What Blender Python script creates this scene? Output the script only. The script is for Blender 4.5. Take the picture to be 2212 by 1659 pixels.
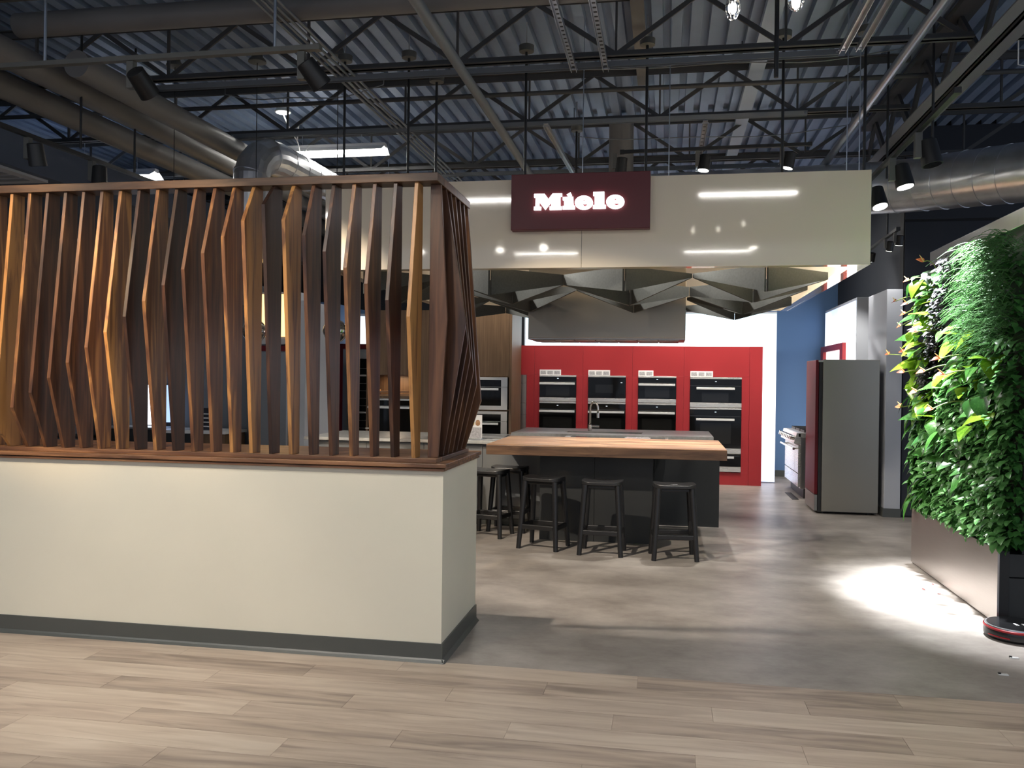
import bpy, math, random
from mathutils import Vector, Matrix
RND = random.Random(11)
scene = bpy.context.scene
COL = scene.collection
for o in list(bpy.data.objects): bpy.data.objects.remove(o)

# ------------------------------------------------------------------ camera
H = 1.5
YAW, ROLL, PITCH, FPX = 0.1760, 0.0125, -0.0052, 1870.0
fw = Vector((-math.sin(YAW)*math.cos(PITCH), math.cos(YAW)*math.cos(PITCH), math.sin(PITCH)))
rt = Vector((math.cos(YAW), math.sin(YAW), 0)); up = rt.cross(fw)
cr = rt*math.cos(ROLL) + up*math.sin(ROLL); cu = up*math.cos(ROLL) - rt*math.sin(ROLL)
cd = bpy.data.cameras.new('camera'); cam = bpy.data.objects.new('camera', cd); COL.objects.link(cam)
cd.sensor_fit = 'HORIZONTAL'; cd.sensor_width = 36.0; cd.lens = FPX/2212*36.0
cd.clip_start = 0.05; cd.clip_end = 200
m = Matrix((cr, cu, -fw)).transposed().to_4x4(); m.translation = (0, 0, H)
cam.matrix_world = m
scene.camera = cam

# ------------------------------------------------------------------ world, exposure
w = bpy.data.worlds.new('world'); scene.world = w; w.use_nodes = True
w.node_tree.nodes['Background'].inputs[0].default_value = (0.62, 0.72, 0.90, 1)
w.node_tree.nodes['Background'].inputs[1].default_value = 0.5
scene.view_settings.view_transform = 'Standard'
scene.view_settings.look = 'None'
scene.view_settings.exposure = 0.65
scene.view_settings.gamma = 1.0
scene.view_settings.use_curve_mapping = False

def kelvin(k):
    return {2700: (1, .62, .30), 3000: (1, .70, .40), 3500: (1, .80, .58), 4000: (1, .88, .74), 5000: (1, .96, .90), 6500: (.93, .96, 1.0)}[k]
def spot(name, loc, target, watts, k=4000, deg=40, blend=.5, r=.04):
    l = bpy.data.lights.new(name, 'SPOT'); l.energy = watts; l.color = kelvin(k)
    l.spot_size = math.radians(deg); l.spot_blend = blend; l.shadow_soft_size = r
    o = bpy.data.objects.new(name, l); COL.objects.link(o); o.location = loc
    o.rotation_euler = (Vector(target)-Vector(loc)).to_track_quat('-Z', 'Y').to_euler()
    return o
def area(name, loc, target, watts, sx, sy, k=5000):
    l = bpy.data.lights.new(name, 'AREA'); l.energy = watts; l.color = kelvin(k)
    l.shape = 'RECTANGLE'; l.size = sx; l.size_y = sy
    o = bpy.data.objects.new(name, l); COL.objects.link(o); o.location = loc
    o.rotation_euler = (Vector(target)-Vector(loc)).to_track_quat('-Z', 'Y').to_euler()
    return o

# ------------------------------------------------------------------ materials
MATS = {}
def nodes(name):
    mt = bpy.data.materials.new(name); mt.use_nodes = True
    nt = mt.node_tree; b = nt.nodes['Principled BSDF']; MATS[name] = mt
    return mt, nt, b
def plain(name, col, rough=.5, metal=0., spec=None, coat=0., emis=None, es=0., var=0., vscale=6., bump=0., bscale=60., stretch=(1,1,1), trans=0., ior=None):
    mt, nt, b = nodes(name)
    b.inputs['Base Color'].default_value = (*col, 1)
    b.inputs['Roughness'].default_value = rough; b.inputs['Metallic'].default_value = metal
    if spec is not None: b.inputs['Specular IOR Level'].default_value = spec
    if coat: b.inputs['Coat Weight'].default_value = coat; b.inputs['Coat Roughness'].default_value = .03
    if trans: b.inputs['Transmission Weight'].default_value = trans
    if ior: b.inputs['IOR'].default_value = ior
    if emis: b.inputs['Emission Color'].default_value = (*emis, 1); b.inputs['Emission Strength'].default_value = es
    if var or bump:
        tc = nt.nodes.new('ShaderNodeTexCoord'); mp = nt.nodes.new('ShaderNodeMapping')
        mp.inputs['Scale'].default_value = stretch
        nt.links.new(tc.outputs['Object'], mp.inputs[0])
        if var:
            n = nt.nodes.new('ShaderNodeTexNoise'); n.inputs['Scale'].default_value = vscale; n.inputs['Detail'].default_value = 6
            nt.links.new(mp.outputs[0], n.inputs['Vector'])
            r = nt.nodes.new('ShaderNodeValToRGB')
            r.color_ramp.elements[0].position = .3; r.color_ramp.elements[1].position = .7
            r.color_ramp.elements[0].color = (*[c*(1-var) for c in col], 1)
            r.color_ramp.elements[1].color = (*[min(1, c*(1+var)) for c in col], 1)
            nt.links.new(n.outputs[0], r.inputs[0]); nt.links.new(r.outputs[0], b.inputs['Base Color'])
        if bump:
            n2 = nt.nodes.new('ShaderNodeTexNoise'); n2.inputs['Scale'].default_value = bscale; n2.inputs['Detail'].default_value = 4
            nt.links.new(mp.outputs[0], n2.inputs['Vector'])
            bp = nt.nodes.new('ShaderNodeBump'); bp.inputs['Strength'].default_value = bump; bp.inputs['Distance'].default_value = .01
            nt.links.new(n2.outputs[0], bp.inputs['Height']); nt.links.new(bp.outputs[0], b.inputs['Normal'])
    return mt
def wood(name, cols, rough=.45, stretch=(9, 9, .7), per_object=.55, scale=3., bump=.05, coat=0.):
    """grain: stretched noise through a ramp of the wood's own tones, shifted per board"""
    mt, nt, b = nodes(name); L = nt.links
    b.inputs['Roughness'].default_value = rough
    if coat: b.inputs['Coat Weight'].default_value = coat; b.inputs['Coat Roughness'].default_value = .15
    tc = nt.nodes.new('ShaderNodeTexCoord'); mp = nt.nodes.new('ShaderNodeMapping'); mp.inputs['Scale'].default_value = stretch
    oi = nt.nodes.new('ShaderNodeObjectInfo')
    sc = nt.nodes.new('ShaderNodeVectorMath'); sc.operation = 'SCALE'; sc.inputs['Scale'].default_value = 37.
    cb = nt.nodes.new('ShaderNodeCombineXYZ')
    for i in range(3): L.new(oi.outputs['Random'], cb.inputs[i])
    L.new(cb.outputs[0], sc.inputs[0])
    ad = nt.nodes.new('ShaderNodeVectorMath'); ad.operation = 'ADD'
    L.new(tc.outputs['Object'], ad.inputs[0]); L.new(sc.outputs[0], ad.inputs[1]); L.new(ad.outputs[0], mp.inputs[0])
    n = nt.nodes.new('ShaderNodeTexNoise'); n.inputs['Scale'].default_value = scale; n.inputs['Detail'].default_value = 8; n.inputs['Distortion'].default_value = .8
    L.new(mp.outputs[0], n.inputs['Vector'])
    mx = nt.nodes.new('ShaderNodeMath'); mx.operation = 'MULTIPLY_ADD'; mx.inputs[1].default_value = per_object; mx.inputs[2].default_value = -.5*per_object
    L.new(oi.outputs['Random'], mx.inputs[0])
    a2 = nt.nodes.new('ShaderNodeMath'); a2.operation = 'ADD'; L.new(n.outputs[0], a2.inputs[0]); L.new(mx.outputs[0], a2.inputs[1])
    r = nt.nodes.new('ShaderNodeValToRGB'); L.new(a2.outputs[0], r.inputs[0])
    els = r.color_ramp.elements
    while len(els) < len(cols): els.new(.5)
    for i, c in enumerate(cols):
        els[i].position = .22 + .56*i/(len(cols)-1); els[i].color = (*c, 1)
    L.new(r.outputs[0], b.inputs['Base Color'])
    bp = nt.nodes.new('ShaderNodeBump'); bp.inputs['Strength'].default_value = bump; bp.inputs['Distance'].default_value = .005
    L.new(n.outputs[0], bp.inputs['Height']); L.new(bp.outputs[0], b.inputs['Normal'])
    return mt
def brushed(name, col, rough=.28, stretch=(2, 2, 90), amount=.12):
    mt, nt, b = nodes(name); L = nt.links
    b.inputs['Base Color'].default_value = (*col, 1); b.inputs['Metallic'].default_value = 1.
    tc = nt.nodes.new('ShaderNodeTexCoord'); mp = nt.nodes.new('ShaderNodeMapping'); mp.inputs['Scale'].default_value = stretch
    n = nt.nodes.new('ShaderNodeTexNoise'); n.inputs['Scale'].default_value = 3; n.inputs['Detail'].default_value = 5
    L.new(tc.outputs['Object'], mp.inputs[0]); L.new(mp.outputs[0], n.inputs['Vector'])
    mr = nt.nodes.new('ShaderNodeMapRange'); mr.inputs['To Min'].default_value = rough-amount; mr.inputs['To Max'].default_value = rough+amount
    L.new(n.outputs[0], mr.inputs['Value']); L.new(mr.outputs[0], b.inputs['Roughness'])
    return mt
def leafmat(name, c1, c2, rough=.35, trans=.25):
    mt, nt, b = nodes(name); L = nt.links
    oi = nt.nodes.new('ShaderNodeObjectInfo'); tc = nt.nodes.new('ShaderNodeTexCoord')
    n = nt.nodes.new('ShaderNodeTexNoise'); n.inputs['Scale'].default_value = 14; n.inputs['Detail'].default_value = 2
    L.new(tc.outputs['Object'], n.inputs['Vector'])
    a = nt.nodes.new('ShaderNodeMath'); a.operation = 'ADD'
    m2 = nt.nodes.new('ShaderNodeMath'); m2.operation = 'MULTIPLY_ADD'; m2.inputs[1].default_value = .5; m2.inputs[2].default_value = -.25
    L.new(oi.outputs['Random'], m2.inputs[0]); L.new(n.outputs[0], a.inputs[0]); L.new(m2.outputs[0], a.inputs[1])
    r = nt.nodes.new('ShaderNodeValToRGB'); L.new(a.outputs[0], r.inputs[0])
    r.color_ramp.elements[0].position = .3; r.color_ramp.elements[1].position = .7
    r.color_ramp.elements[0].color = (*c1, 1); r.color_ramp.elements[1].color = (*c2, 1)
    L.new(r.outputs[0], b.inputs['Base Color']); b.inputs['Roughness'].default_value = rough
    b.inputs['Subsurface Weight'].default_value = 0.
    out = nt.nodes['Material Output']
    tb = nt.nodes.new('ShaderNodeBsdfTranslucent'); L.new(r.outputs[0], tb.inputs[0])
    ms = nt.nodes.new('ShaderNodeMixShader'); ms.inputs[0].default_value = trans
    L.new(b.outputs[0], ms.inputs[1]); L.new(tb.outputs[0], ms.inputs[2]); L.new(ms.outputs[0], out.inputs[0])
    return mt

plain('cream_paint', (.72, .68, .555), .55, var=.03, vscale=1.5, bump=.02, bscale=200)
plain('vinyl_base', (.075, .08, .075), .35)
wood('walnut', [(.024, .011, .007), (.055, .024, .013), (.11, .047, .022), (.17, .078, .033), (.40, .20, .066)], rough=.38, per_object=.62, scale=2.4)
wood('walnut_h', [(.05, .024, .014), (.12, .055, .027), (.25, .12, .055), (.38, .20, .09)], rough=.38, stretch=(.7, 9, 9), per_object=.1)
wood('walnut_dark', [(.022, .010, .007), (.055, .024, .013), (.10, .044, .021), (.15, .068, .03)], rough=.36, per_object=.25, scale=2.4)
wood('walnut_edge', [(.03, .015, .008), (.07, .036, .019), (.12, .065, .034), (.16, .09, .048)], rough=.4, stretch=(.9, 7, 7), per_object=.1)
wood('butcher', [(.22, .10, .045), (.38, .20, .10), (.50, .29, .15), (.60, .38, .20)], rough=.35, stretch=(.6, 10, 10), per_object=.35)
wood('cab_wood', [(.10, .058, .032), (.16, .095, .052), (.22, .135, .075)], rough=.5, stretch=(14, 14, .5), per_object=.15)
wood('oak_plank', [(.25, .195, .155), (.40, .315, .25), (.50, .41, .325), (.58, .49, .40)], rough=.42, stretch=(.8, 7, 7), per_object=.28, scale=2.2, bump=.03)
plain('gloss_panel', (.84, .72, .54), .06, spec=.6, coat=.6)
plain('sign_red', (.115, .012, .016), .45)
plain('letter_white', (.9, .9, .9), .4, emis=(1., .97, 1.), es=1.7)
plain('felt', (.052, .055, .051), .95, var=.12, vscale=60, bump=.15, bscale=300)
brushed('steel', (.62, .60, .56), .30, stretch=(1, 1, 30), amount=.05)
brushed('steel_h', (.70, .68, .64), .28, stretch=(1, 1, 40), amount=.05)
MATS['steel_h'].node_tree.nodes['Principled BSDF'].inputs['Metallic'].default_value = .75
brushed('steel_dark', (.33, .32, .30), .33, stretch=(1, 1, 30), amount=.05)
brushed('hood_steel', (.31, .275, .225), .33, stretch=(2, 2, 120), amount=.08)
plain('red_lacquer', (.34, .026, .031), .34, spec=.4)
plain('red_dark', (.115, .006, .010), .4, spec=.25)
plain('black_glass', (.004, .004, .004), .06, spec=.28)
plain('window_glass', (.010, .010, .0095), .08, spec=.4)
plain('handle_alu', (.85, .85, .83), .3, metal=.45)
plain('display', (.02, .02, .03), .2, emis=(.75, .9, 1.), es=1.1)
plain('card_white', (.86, .86, .86), .4)
plain('card_print', (.42, .42, .44), .5, var=.35, vscale=90)
plain('stool_black', (.012, .012, .013), .36)
plain('stool_seat', (.02, .02, .021), .30)
plain('charcoal', (.022, .0235, .0235), .5, var=.1, vscale=3)
plain('grey_front', (.20, .21, .22), .4)
plain('stone_top', (.50, .51, .50), .25, var=.12, vscale=25)
plain('stone_dark', (.27, .265, .255), .3, var=.15, vscale=30)
plain('chrome', (.72, .68, .62), .15, metal=1.)
plain('blue_wall', (.095, .19, .37), .7)
plain('soffit_paint', (.075, .10, .15), .7)
plain('grey_wall', (.23, .25, .28), .7)
plain('navy_wall', (.022, .026, .035), .75)
plain('black_wall', (.008, .008, .009), .7)
plain('white_wall', (.42, .44, .48), .6)
plain('duct_paint', (.16, .155, .15), .5, var=.1, vscale=2)
plain('deck', (.245, .315, .44), .42, metal=.25, var=.18, vscale=1.3)
plain('steel_paint', (.062, .062, .062), .6)
plain('black_metal', (.012, .012, .012), .45)
plain('duct_pale', (.36, .43, .54), .5)
plain('girder_paint', (.20, .20, .21), .5)
plain('track_grey', (.10, .10, .09), .5)
plain('galv', (.55, .56, .58), .28, metal=.8, var=.15, vscale=5)
plain('galv_pipe', (.50, .55, .62), .3, metal=.9)
plain('pipe_paint', (.15, .165, .18), .45)
plain('lamp_lens', (.9, .9, .9), .3, emis=(1, .96, .88), es=14.)
plain('tube_light', (.9, .9, .9), .4, emis=(1., .97, .91), es=36.)
plain('fixture_white', (.75, .75, .75), .5)
plain('glass_clear', (1, 1, 1), .0, trans=1., ior=1.5)
plain('glass_smoke', (.03, .028, .026), .03, spec=.8, coat=1.)
plain('bulb_glow', (1, 1, 1), .3, emis=(1, .93, .8), es=6.)
plain('plastic_black', (.012, .012, .013), .18)
plain('robot_red', (.32, .012, .018), .3)
plain('robot_silver', (.5, .5, .52), .25, metal=.8)
brushed('planter_steel', (.55, .51, .48), .36, stretch=(2, 2, 60), amount=.08)
brushed('trim_steel', (.80, .80, .86), .2, stretch=(2, 30, 2), amount=.08)
brushed('fridge_steel', (.36, .335, .28), .33, stretch=(1, 1, 14), amount=.06)
plain('soil', (.012, .011, .010), .95)
plain('wire_white', (.7, .7, .7), .5)
plain('print_navy', (.016, .018, .03), .5)
leafmat('leaf_green', (.018, .075, .012), (.05, .16, .028), .24, .2)
leafmat('leaf_lime', (.10, .24, .015), (.24, .42, .03), .24, .35)
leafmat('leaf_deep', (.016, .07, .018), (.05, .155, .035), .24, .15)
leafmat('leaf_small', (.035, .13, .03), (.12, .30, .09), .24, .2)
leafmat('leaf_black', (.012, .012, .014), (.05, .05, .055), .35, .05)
leafmat('grass', (.022, .085, .018), (.07, .20, .05), .4, .15)
leafmat('spathe', (.55, .07, .03), (.80, .24, .10), .35, .3)
plain('spadix', (.75, .55, .20), .5)
plain('stem', (.22, .30, .06), .5)
plain('petal', (.55, .03, .03), .5)
# vinyl floor
def vinyl():
    mt, nt, b = nodes('vinyl_floor'); L = nt.links
    tc = nt.nodes.new('ShaderNodeTexCoord')
    mp = nt.nodes.new('ShaderNodeMapping'); mp.inputs['Scale'].default_value = (.8, 1.15, 1)
    L.new(tc.outputs['Object'], mp.inputs[0])
    n = nt.nodes.new('ShaderNodeTexNoise'); n.inputs['Scale'].default_value = 2.6; n.inputs['Detail'].default_value = 12; n.inputs['Roughness'].default_value = .70
    L.new(mp.outputs[0], n.inputs['Vector'])
    r = nt.nodes.new('ShaderNodeValToRGB'); L.new(n.outputs[0], r.inputs[0])
    r.color_ramp.elements[0].position = .32; r.color_ramp.elements[0].color = (.20, .175, .155, 1)
    r.color_ramp.elements[1].position = .70; r.color_ramp.elements[1].color = (.40, .365, .33, 1)
    L.new(r.outputs[0], b.inputs['Base Color'])
    b.inputs['Roughness'].default_value = .38
vinyl()
def lightbox(name, top, bottom, z0, z1, es):
    """back-lit printed fabric: the print's own tones, lit evenly from behind"""
    mt, nt, b = nodes(name); L = nt.links
    tc = nt.nodes.new('ShaderNodeTexCoord'); sp = nt.nodes.new('ShaderNodeSeparateXYZ'); L.new(tc.outputs['Object'], sp.inputs[0])
    mr = nt.nodes.new('ShaderNodeMapRange'); mr.inputs['From Min'].default_value = z0; mr.inputs['From Max'].default_value = z1
    L.new(sp.outputs[2], mr.inputs['Value'])
    n = nt.nodes.new('ShaderNodeTexNoise'); n.inputs['Scale'].default_value = 1.6; n.inputs['Detail'].default_value = 3
    L.new(tc.outputs['Object'], n.inputs['Vector'])
    a = nt.nodes.new('ShaderNodeMath'); a.operation = 'MULTIPLY_ADD'; a.inputs[1].default_value = .5; a.inputs[2].default_value = -.25
    L.new(n.outputs[0], a.inputs[0])
    s = nt.nodes.new('ShaderNodeMath'); s.operation = 'ADD'; L.new(mr.outputs[0], s.inputs[0]); L.new(a.outputs[0], s.inputs[1])
    r = nt.nodes.new('ShaderNodeValToRGB'); L.new(s.outputs[0], r.inputs[0])
    r.color_ramp.elements[0].color = (*bottom, 1); r.color_ramp.elements[1].color = (*top, 1)
    mid = r.color_ramp.elements.new(.55); mid.color = (1, 1, 1, 1)
    L.new(r.outputs[0], b.inputs['Emission Color']); b.inputs['Emission Strength'].default_value = es
    b.inputs['Base Color'].default_value = (.8, .8, .8, 1)
lightbox('lightbox_back', (.40, .80, 1.), (.42, .62, 1.), -.6, 2.75, 1.15)
lightbox('lightbox_side', (.25, .38, .70), (1, 1, 1), 1.2, 2.7, 1.1)
plain('warm_glow', (.8, .6, .3), .6, emis=(1., .62, .22), es=1.6)  # emission stands in for warm light falling in the recess
plain('screen_white', (.8, .8, .8), .5, emis=(.85, .90, 1.), es=2.5)
plain('screen_blue', (.3, .4, .6), .5, emis=(.35, .5, .85), es=1.)

# ------------------------------------------------------------------ mesh helpers
class MB:
    def __init__(s): s.v = []; s.f = []
    def box(s, x0, x1, y0, y1, z0, z1):
        n = len(s.v)
        s.v += [(x0,y0,z0),(x1,y0,z0),(x1,y1,z0),(x0,y1,z0),(x0,y0,z1),(x1,y0,z1),(x1,y1,z1),(x0,y1,z1)]
        s.f += [tuple(n+i for i in q) for q in ((0,3,2,1),(4,5,6,7),(0,1,5,4),(1,2,6,5),(2,3,7,6),(3,0,4,7))]
        return s
    def prism(s, poly, axis, a0, a1):
        """poly: 2-D points; axis: the extrusion axis (0,1,2); a0,a1 the two ends"""
        n = len(s.v); k = len(poly)
        def P(p, a):
            q = [p[0], p[1]]; q.insert(axis, a); return tuple(q)
        s.v += [P(p, a0) for p in poly] + [P(p, a1) for p in poly]
        s.f += [tuple(n+i for i in range(k))[::-1], tuple(n+k+i for i in range(k))]
        s.f += [(n+i, n+(i+1) % k, n+k+(i+1) % k, n+k+i) for i in range(k)]
        return s
    def tube(s, p, q, r, n=10, r2=None, caps=True):
        return s.path([p, q], [r, r if r2 is None else r2], n, caps)
    def path(s, pts, r, n=8, caps=True, closed=False):
        pts = [Vector(p) for p in pts]; k = len(pts)
        rr = r if isinstance(r, (list, tuple)) else [r]*k
        base = len(s.v); ref = None
        for i, p in enumerate(pts):
            if closed: t = pts[(i+1) % k]-pts[i-1]
            else: t = pts[min(i+1, k-1)]-pts[max(i-1, 0)]
            t.normalize()
            if ref is None: ref = Vector((0, 0, 1)) if abs(t.z) < .9 else Vector((1, 0, 0))
            a = ref - t*ref.dot(t)
            if a.length < 1e-5: a = t.orthogonal()
            a.normalize(); ref = a; b = t.cross(a)
            for j in range(n):
                g = 2*math.pi*j/n
                s.v.append(tuple(p + (a*math.cos(g)+b*math.sin(g))*rr[i]))
        m = k if closed else k-1
        for i in range(m):
            for j in range(n):
                A = base+i*n+j; B = base+i*n+(j+1) % n; i2 = (i+1) % k
                s.f.append((A, B, base+i2*n+(j+1) % n, base+i2*n+j))
        if caps and not closed:
            s.f.append(tuple(base+j for j in range(n))[::-1]); s.f.append(tuple(base+(k-1)*n+j for j in range(n)))
        return s
    def bar(s, p, q, w, h, upv=(0, 0, 1)):
        p = Vector(p); q = Vector(q); t = (q-p).normalized(); u = Vector(upv)
        if abs(t.dot(u)) > .95: u = Vector((0, 1, 0))
        a = t.cross(u).normalized()*w/2; b = a.cross(t).normalized()*h/2
        n = len(s.v)
        s.v += [tuple(c+d) for c in (p, q) for d in (-a-b, a-b, a+b, -a+b)]
        s.f += [tuple(n+i for i in qd) for qd in ((0,3,2,1),(4,5,6,7),(0,1,5,4),(1,2,6,5),(2,3,7,6),(3,0,4,7))]
        return s
    def lathe(s, prof, c=(0, 0, 0), n=20, cap=True):
        b = len(s.v); k = len(prof)
        for r, z in prof:
            for j in range(n):
                g = 2*math.pi*j/n; s.v.append((c[0]+r*math.cos(g), c[1]+r*math.sin(g), c[2]+z))
        for i in range(k-1):
            for j in range(n):
                s.f.append((b+i*n+j, b+i*n+(j+1) % n, b+(i+1)*n+(j+1) % n, b+(i+1)*n+j))
        if cap:
            s.f.append(tuple(b+j for j in range(n))[::-1]); s.f.append(tuple(b+(k-1)*n+j for j in range(n)))
        return s
    def mesh(s, name, off=(0, 0, 0)):
        me = bpy.data.meshes.new(name)
        o = Vector(off)
        me.from_pydata([tuple(Vector(v)-o) for v in s.v], [], s.f)
        me.validate(); 
        import bmesh
        bm = bmesh.new(); bm.from_mesh(me); bmesh.ops.recalc_face_normals(bm, faces=bm.faces); bm.to_mesh(me); bm.free()
        return me
    def build(s, name, mat, parent=None, smooth=False, bevel=0., seg=2, label=None, angle=40):
        off = worldloc(parent) if parent else Vector((0, 0, 0))
        me = s.mesh(name, off)
        return place(name, me, mat, parent, smooth, bevel, seg, label, angle)
def worldloc(o):
    v = Vector((0, 0, 0))
    while o: v += o.location; o = o.parent
    return v
def place(name, me, mat, parent=None, smooth=False, bevel=0., seg=2, label=None, angle=40):
    o = bpy.data.objects.new(name, me); COL.objects.link(o)
    if mat and not me.materials: me.materials.append(MATS[mat])
    if parent: o.parent = parent
    if smooth:
        for p in me.polygons: p.use_smooth = True
        if smooth == 'auto':
            md = o.modifiers.new('smooth', 'EDGE_SPLIT'); md.split_angle = math.radians(angle)
    if bevel:
        md = o.modifiers.new('bevel', 'BEVEL'); md.width = bevel; md.segments = seg; md.limit_method = 'ANGLE'; md.angle_limit = math.radians(40)
    if label: o['label'] = label
    return o
def thing(name, label, cat, loc=(0, 0, 0), group=None):
    o = bpy.data.objects.new(name, None); COL.objects.link(o); o.location = loc; o.empty_display_size = .05
    o['label'] = label; o['category'] = cat
    if group: o['group'] = group
    return o
def tag(o, label, cat, group=None):
    o['label'] = label; o['category'] = cat
    if group: o['group'] = group
    return o
def struct(o, label=None):
    o['kind'] = 'structure'
    if label: o['label'] = label
    return o
def bx(name, mat, x0, x1, y0, y1, z0, z1, parent=None, bevel=0., label=None):
    return MB().box(x0, x1, y0, y1, z0, z1).build(name, mat, parent, bevel=bevel, label=label)
def copy_tree(o, parent=None):
    c = o.copy(); COL.objects.link(c); c.parent = parent
    for ch in list(o.children): copy_tree(ch, c)
    return c
# ================================================================== SETTING
FLOORLINE = 4.44
fl = struct(bx('floor', 'vinyl_floor', -11, 7, FLOORLINE, 15, -.05, 0), 'mottled grey vinyl floor behind the wood-look floor')
fw_ = struct(bx('floor_entry', 'oak_plank', -11, 7, -5, FLOORLINE, -.05, -.004), 'pale wood-look plank floor in the foreground')
# planks, one object each, as far as they can be told apart (rows run along the screen wall)
PL, PW = 1.22, .178
plank_me = MB().box(0, PL-.0015, 0, PW-.0015, -.0035, 0.).mesh('plank'); plank_me.materials.append(MATS['oak_plank'])
row = 0; y = FLOORLINE - PW
while y > 1.9:
    off = (row*.437) % PL
    x = -5.0 - off
    while x < 3.4:
        o = bpy.data.objects.new('plank', plank_me); COL.objects.link(o); o.parent = fw_; o.location = (x, y, 0); x += PL
    y -= PW; row += 1

# back and side walls
struct(bx('wall_back', 'navy_wall', -11, 1.55, 14.4, 14.6, 0, 4.5), 'dark wall far behind the kitchen display')
struct(bx('wall_alcove', 'blue_wall', 1.55, 2.66, 14.4, 14.6, 0, 4.5), 'blue painted wall at the end of the right-hand aisle')
struct(bx('baseboard_alcove', 'vinyl_base', 1.55, 2.66, 14.385, 14.4, 0, .1))
struct(bx('wall_right', 'navy_wall', 2.66, 2.86, 10.55, 14.6, 0, 4.5), 'dark navy side wall above the refrigerators')
struct(bx('wall_dark', 'black_wall', 2.62, 7, 10.4, 10.55, 0, 4.5), 'black wall behind the plant wall')
o = MB()
for x0, x1, z0, z1 in ((2.63, 3.9, .02, 2.52), (3.91, 5.6, .02, 2.52), (2.63, 3.9, 2.55, 3.33), (3.91, 5.6, 2.55, 3.33), (2.63, 5.6, 3.36, 4.4)):
    bx('wall_panel', 'navy_wall', x0, x1, 10.385, 10.4, z0, z1, bpy.data.objects['wall_dark'])
struct(bx('wall_left', 'grey_wall', -11.2, -11, -5, 14.6, 0, 4.5))
# fins on the right-hand side wall
p = struct(bx('wall_pillar', 'white_wall', 2.44, 2.61, 10.35, 11.25, 0, 2.57, bevel=.004), 'pale grey pillar between the refrigerator and the plant wall')
struct(bx('baseboard_pillar', 'vinyl_base', 2.425, 2.615, 10.34, 11.25, 0, .1))
p = struct(bx('wall_fin', 'white_wall', 2.46, 2.66, 12.02, 14.3, 0, 2.64, bevel=.004), 'white wall fin carrying a back-lit picture above the refrigerator')
bx('lightbox_face', 'lightbox_side', 2.45, 2.46, 12.05, 14.25, .2, 2.60, p)

# ceiling: fluted steel roof deck
DZ = 4.40; PITCH_D = .155
mb = MB(); prof = []; x = -11.
while x < 7:
    prof += [(x, DZ), (x+.086, DZ), (x+.092, DZ+.065), (x+.149, DZ+.065)]; x += PITCH_D
n = len(prof)
for yy in (-5., 15.):
    mb.v += [(a, yy, z) for a, z in prof]
mb.f += [(i, i+1, n+i+1, n+i) for i in range(n-1)]
n2 = len(mb.v)
ceil = mb.build('ceiling', 'deck'); struct(ceil, 'fluted metal roof deck, bluish grey')
# unseen slab above the deck keeps world light out
struct(bx('ceiling_slab', 'steel_paint', -11, 7, -5, 15, DZ+.08, DZ+.14, ceil)); 
bpy.data.objects['ceiling_slab'].pop('kind')

# open-web joists run across, on a girder at the right
ZB, ZT = 3.92, 4.36
def joist(y, x0, x1, label, ph):
    t = thing('roof_joist', label, 'joist', ((x0+x1)/2, y, ZB), 'open-web roof joists')
    b = MB()
    b.box(x0, x1, y-.045, y-.008, ZB, ZB+.008).box(x0, x1, y-.016, y-.008, ZB, ZB+.045)
    b.box(x0, x1, y+.008, y+.045, ZB, ZB+.008).box(x0, x1, y+.008, y+.016, ZB, ZB+.045)
    b.build('bottom_chord', 'steel_paint', t)
    b = MB(); b.box(x0, x1, y-.05, y-.008, ZT+.03, ZT+.04).box(x0, x1, y-.016, y-.008, ZT-.02, ZT+.04)
    b.box(x0, x1, y+.008, y+.05, ZT+.03, ZT+.04).box(x0, x1, y+.008, y+.016, ZT-.02, ZT+.04)
    b.build('top_chord', 'steel_paint', t)
    x = x0+ph; P = 1.22
    while x < x1:
        for a, c, w in ((x, x+P/2, .035), (x+P/2, x+P, .035)):
            if c > x1: continue
            z0, z1 = (ZB+.02, ZT) if a == x else (ZT, ZB+.02)
            MB().bar((a, y, z0), (c, y, z1), .016, w).build('web', 'steel_paint', t)
        if x+P/2 < x1: MB().bar((x, y, ZB+.02), (x, y, ZT), .016, .025, (0, 1, 0)).build('web', 'steel_paint', t)
        x += P
    return t
JY = [4.95, 6.52, 8.12, 9.72, 11.32, 12.92]
JN = ['nearest the camera, above the wooden screen', 'above the front of the white canopy', 'above the middle of the white canopy', 'above the stainless hood', 'above the back of the canopy', 'above the red oven wall']
for i, y in enumerate(JY):
    joist(y, -9.5, 2.08, 'dark steel open-web roof joist ' + JN[i], .25+.31*i)
for i, y in enumerate(JY[:5]):
    joist(y+.05, 2.34, 6.8, 'short dark open-web joist right of the girder, ' + ['first', 'second', 'third', 'fourth', 'fifth'][i] + ' from the camera', .1+.2*i)
t = thing('roof_girder', 'grey painted double-angle roof girder running front to back at right', 'girder', (2.21, 3, 3.86))
MB().box(2.09, 2.195, 3., 10.3, 3.86, 3.872).box(2.183, 2.195, 3., 10.3, 3.86, 3.95).build('bottom_chord', 'girder_paint', t)
MB().box(2.225, 2.33, 3., 10.3, 3.86, 3.872).box(2.225, 2.237, 3., 10.3, 3.86, 3.95).build('bottom_chord', 'girder_paint', t)
MB().box(2.13, 2.29, 3., 10.3, 4.34, 4.39).build('top_chord', 'steel_paint', t)
for i in range(8):
    a = 3.1+i*.92
    MB().bar((2.21, a, 3.9), (2.21, a+.46, 4.35), .03, .07).build('web', 'steel_paint', t)
    MB().bar((2.21, a+.46, 4.35), (2.21, a+.92, 3.9), .03, .07).build('web', 'steel_paint', t)

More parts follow.
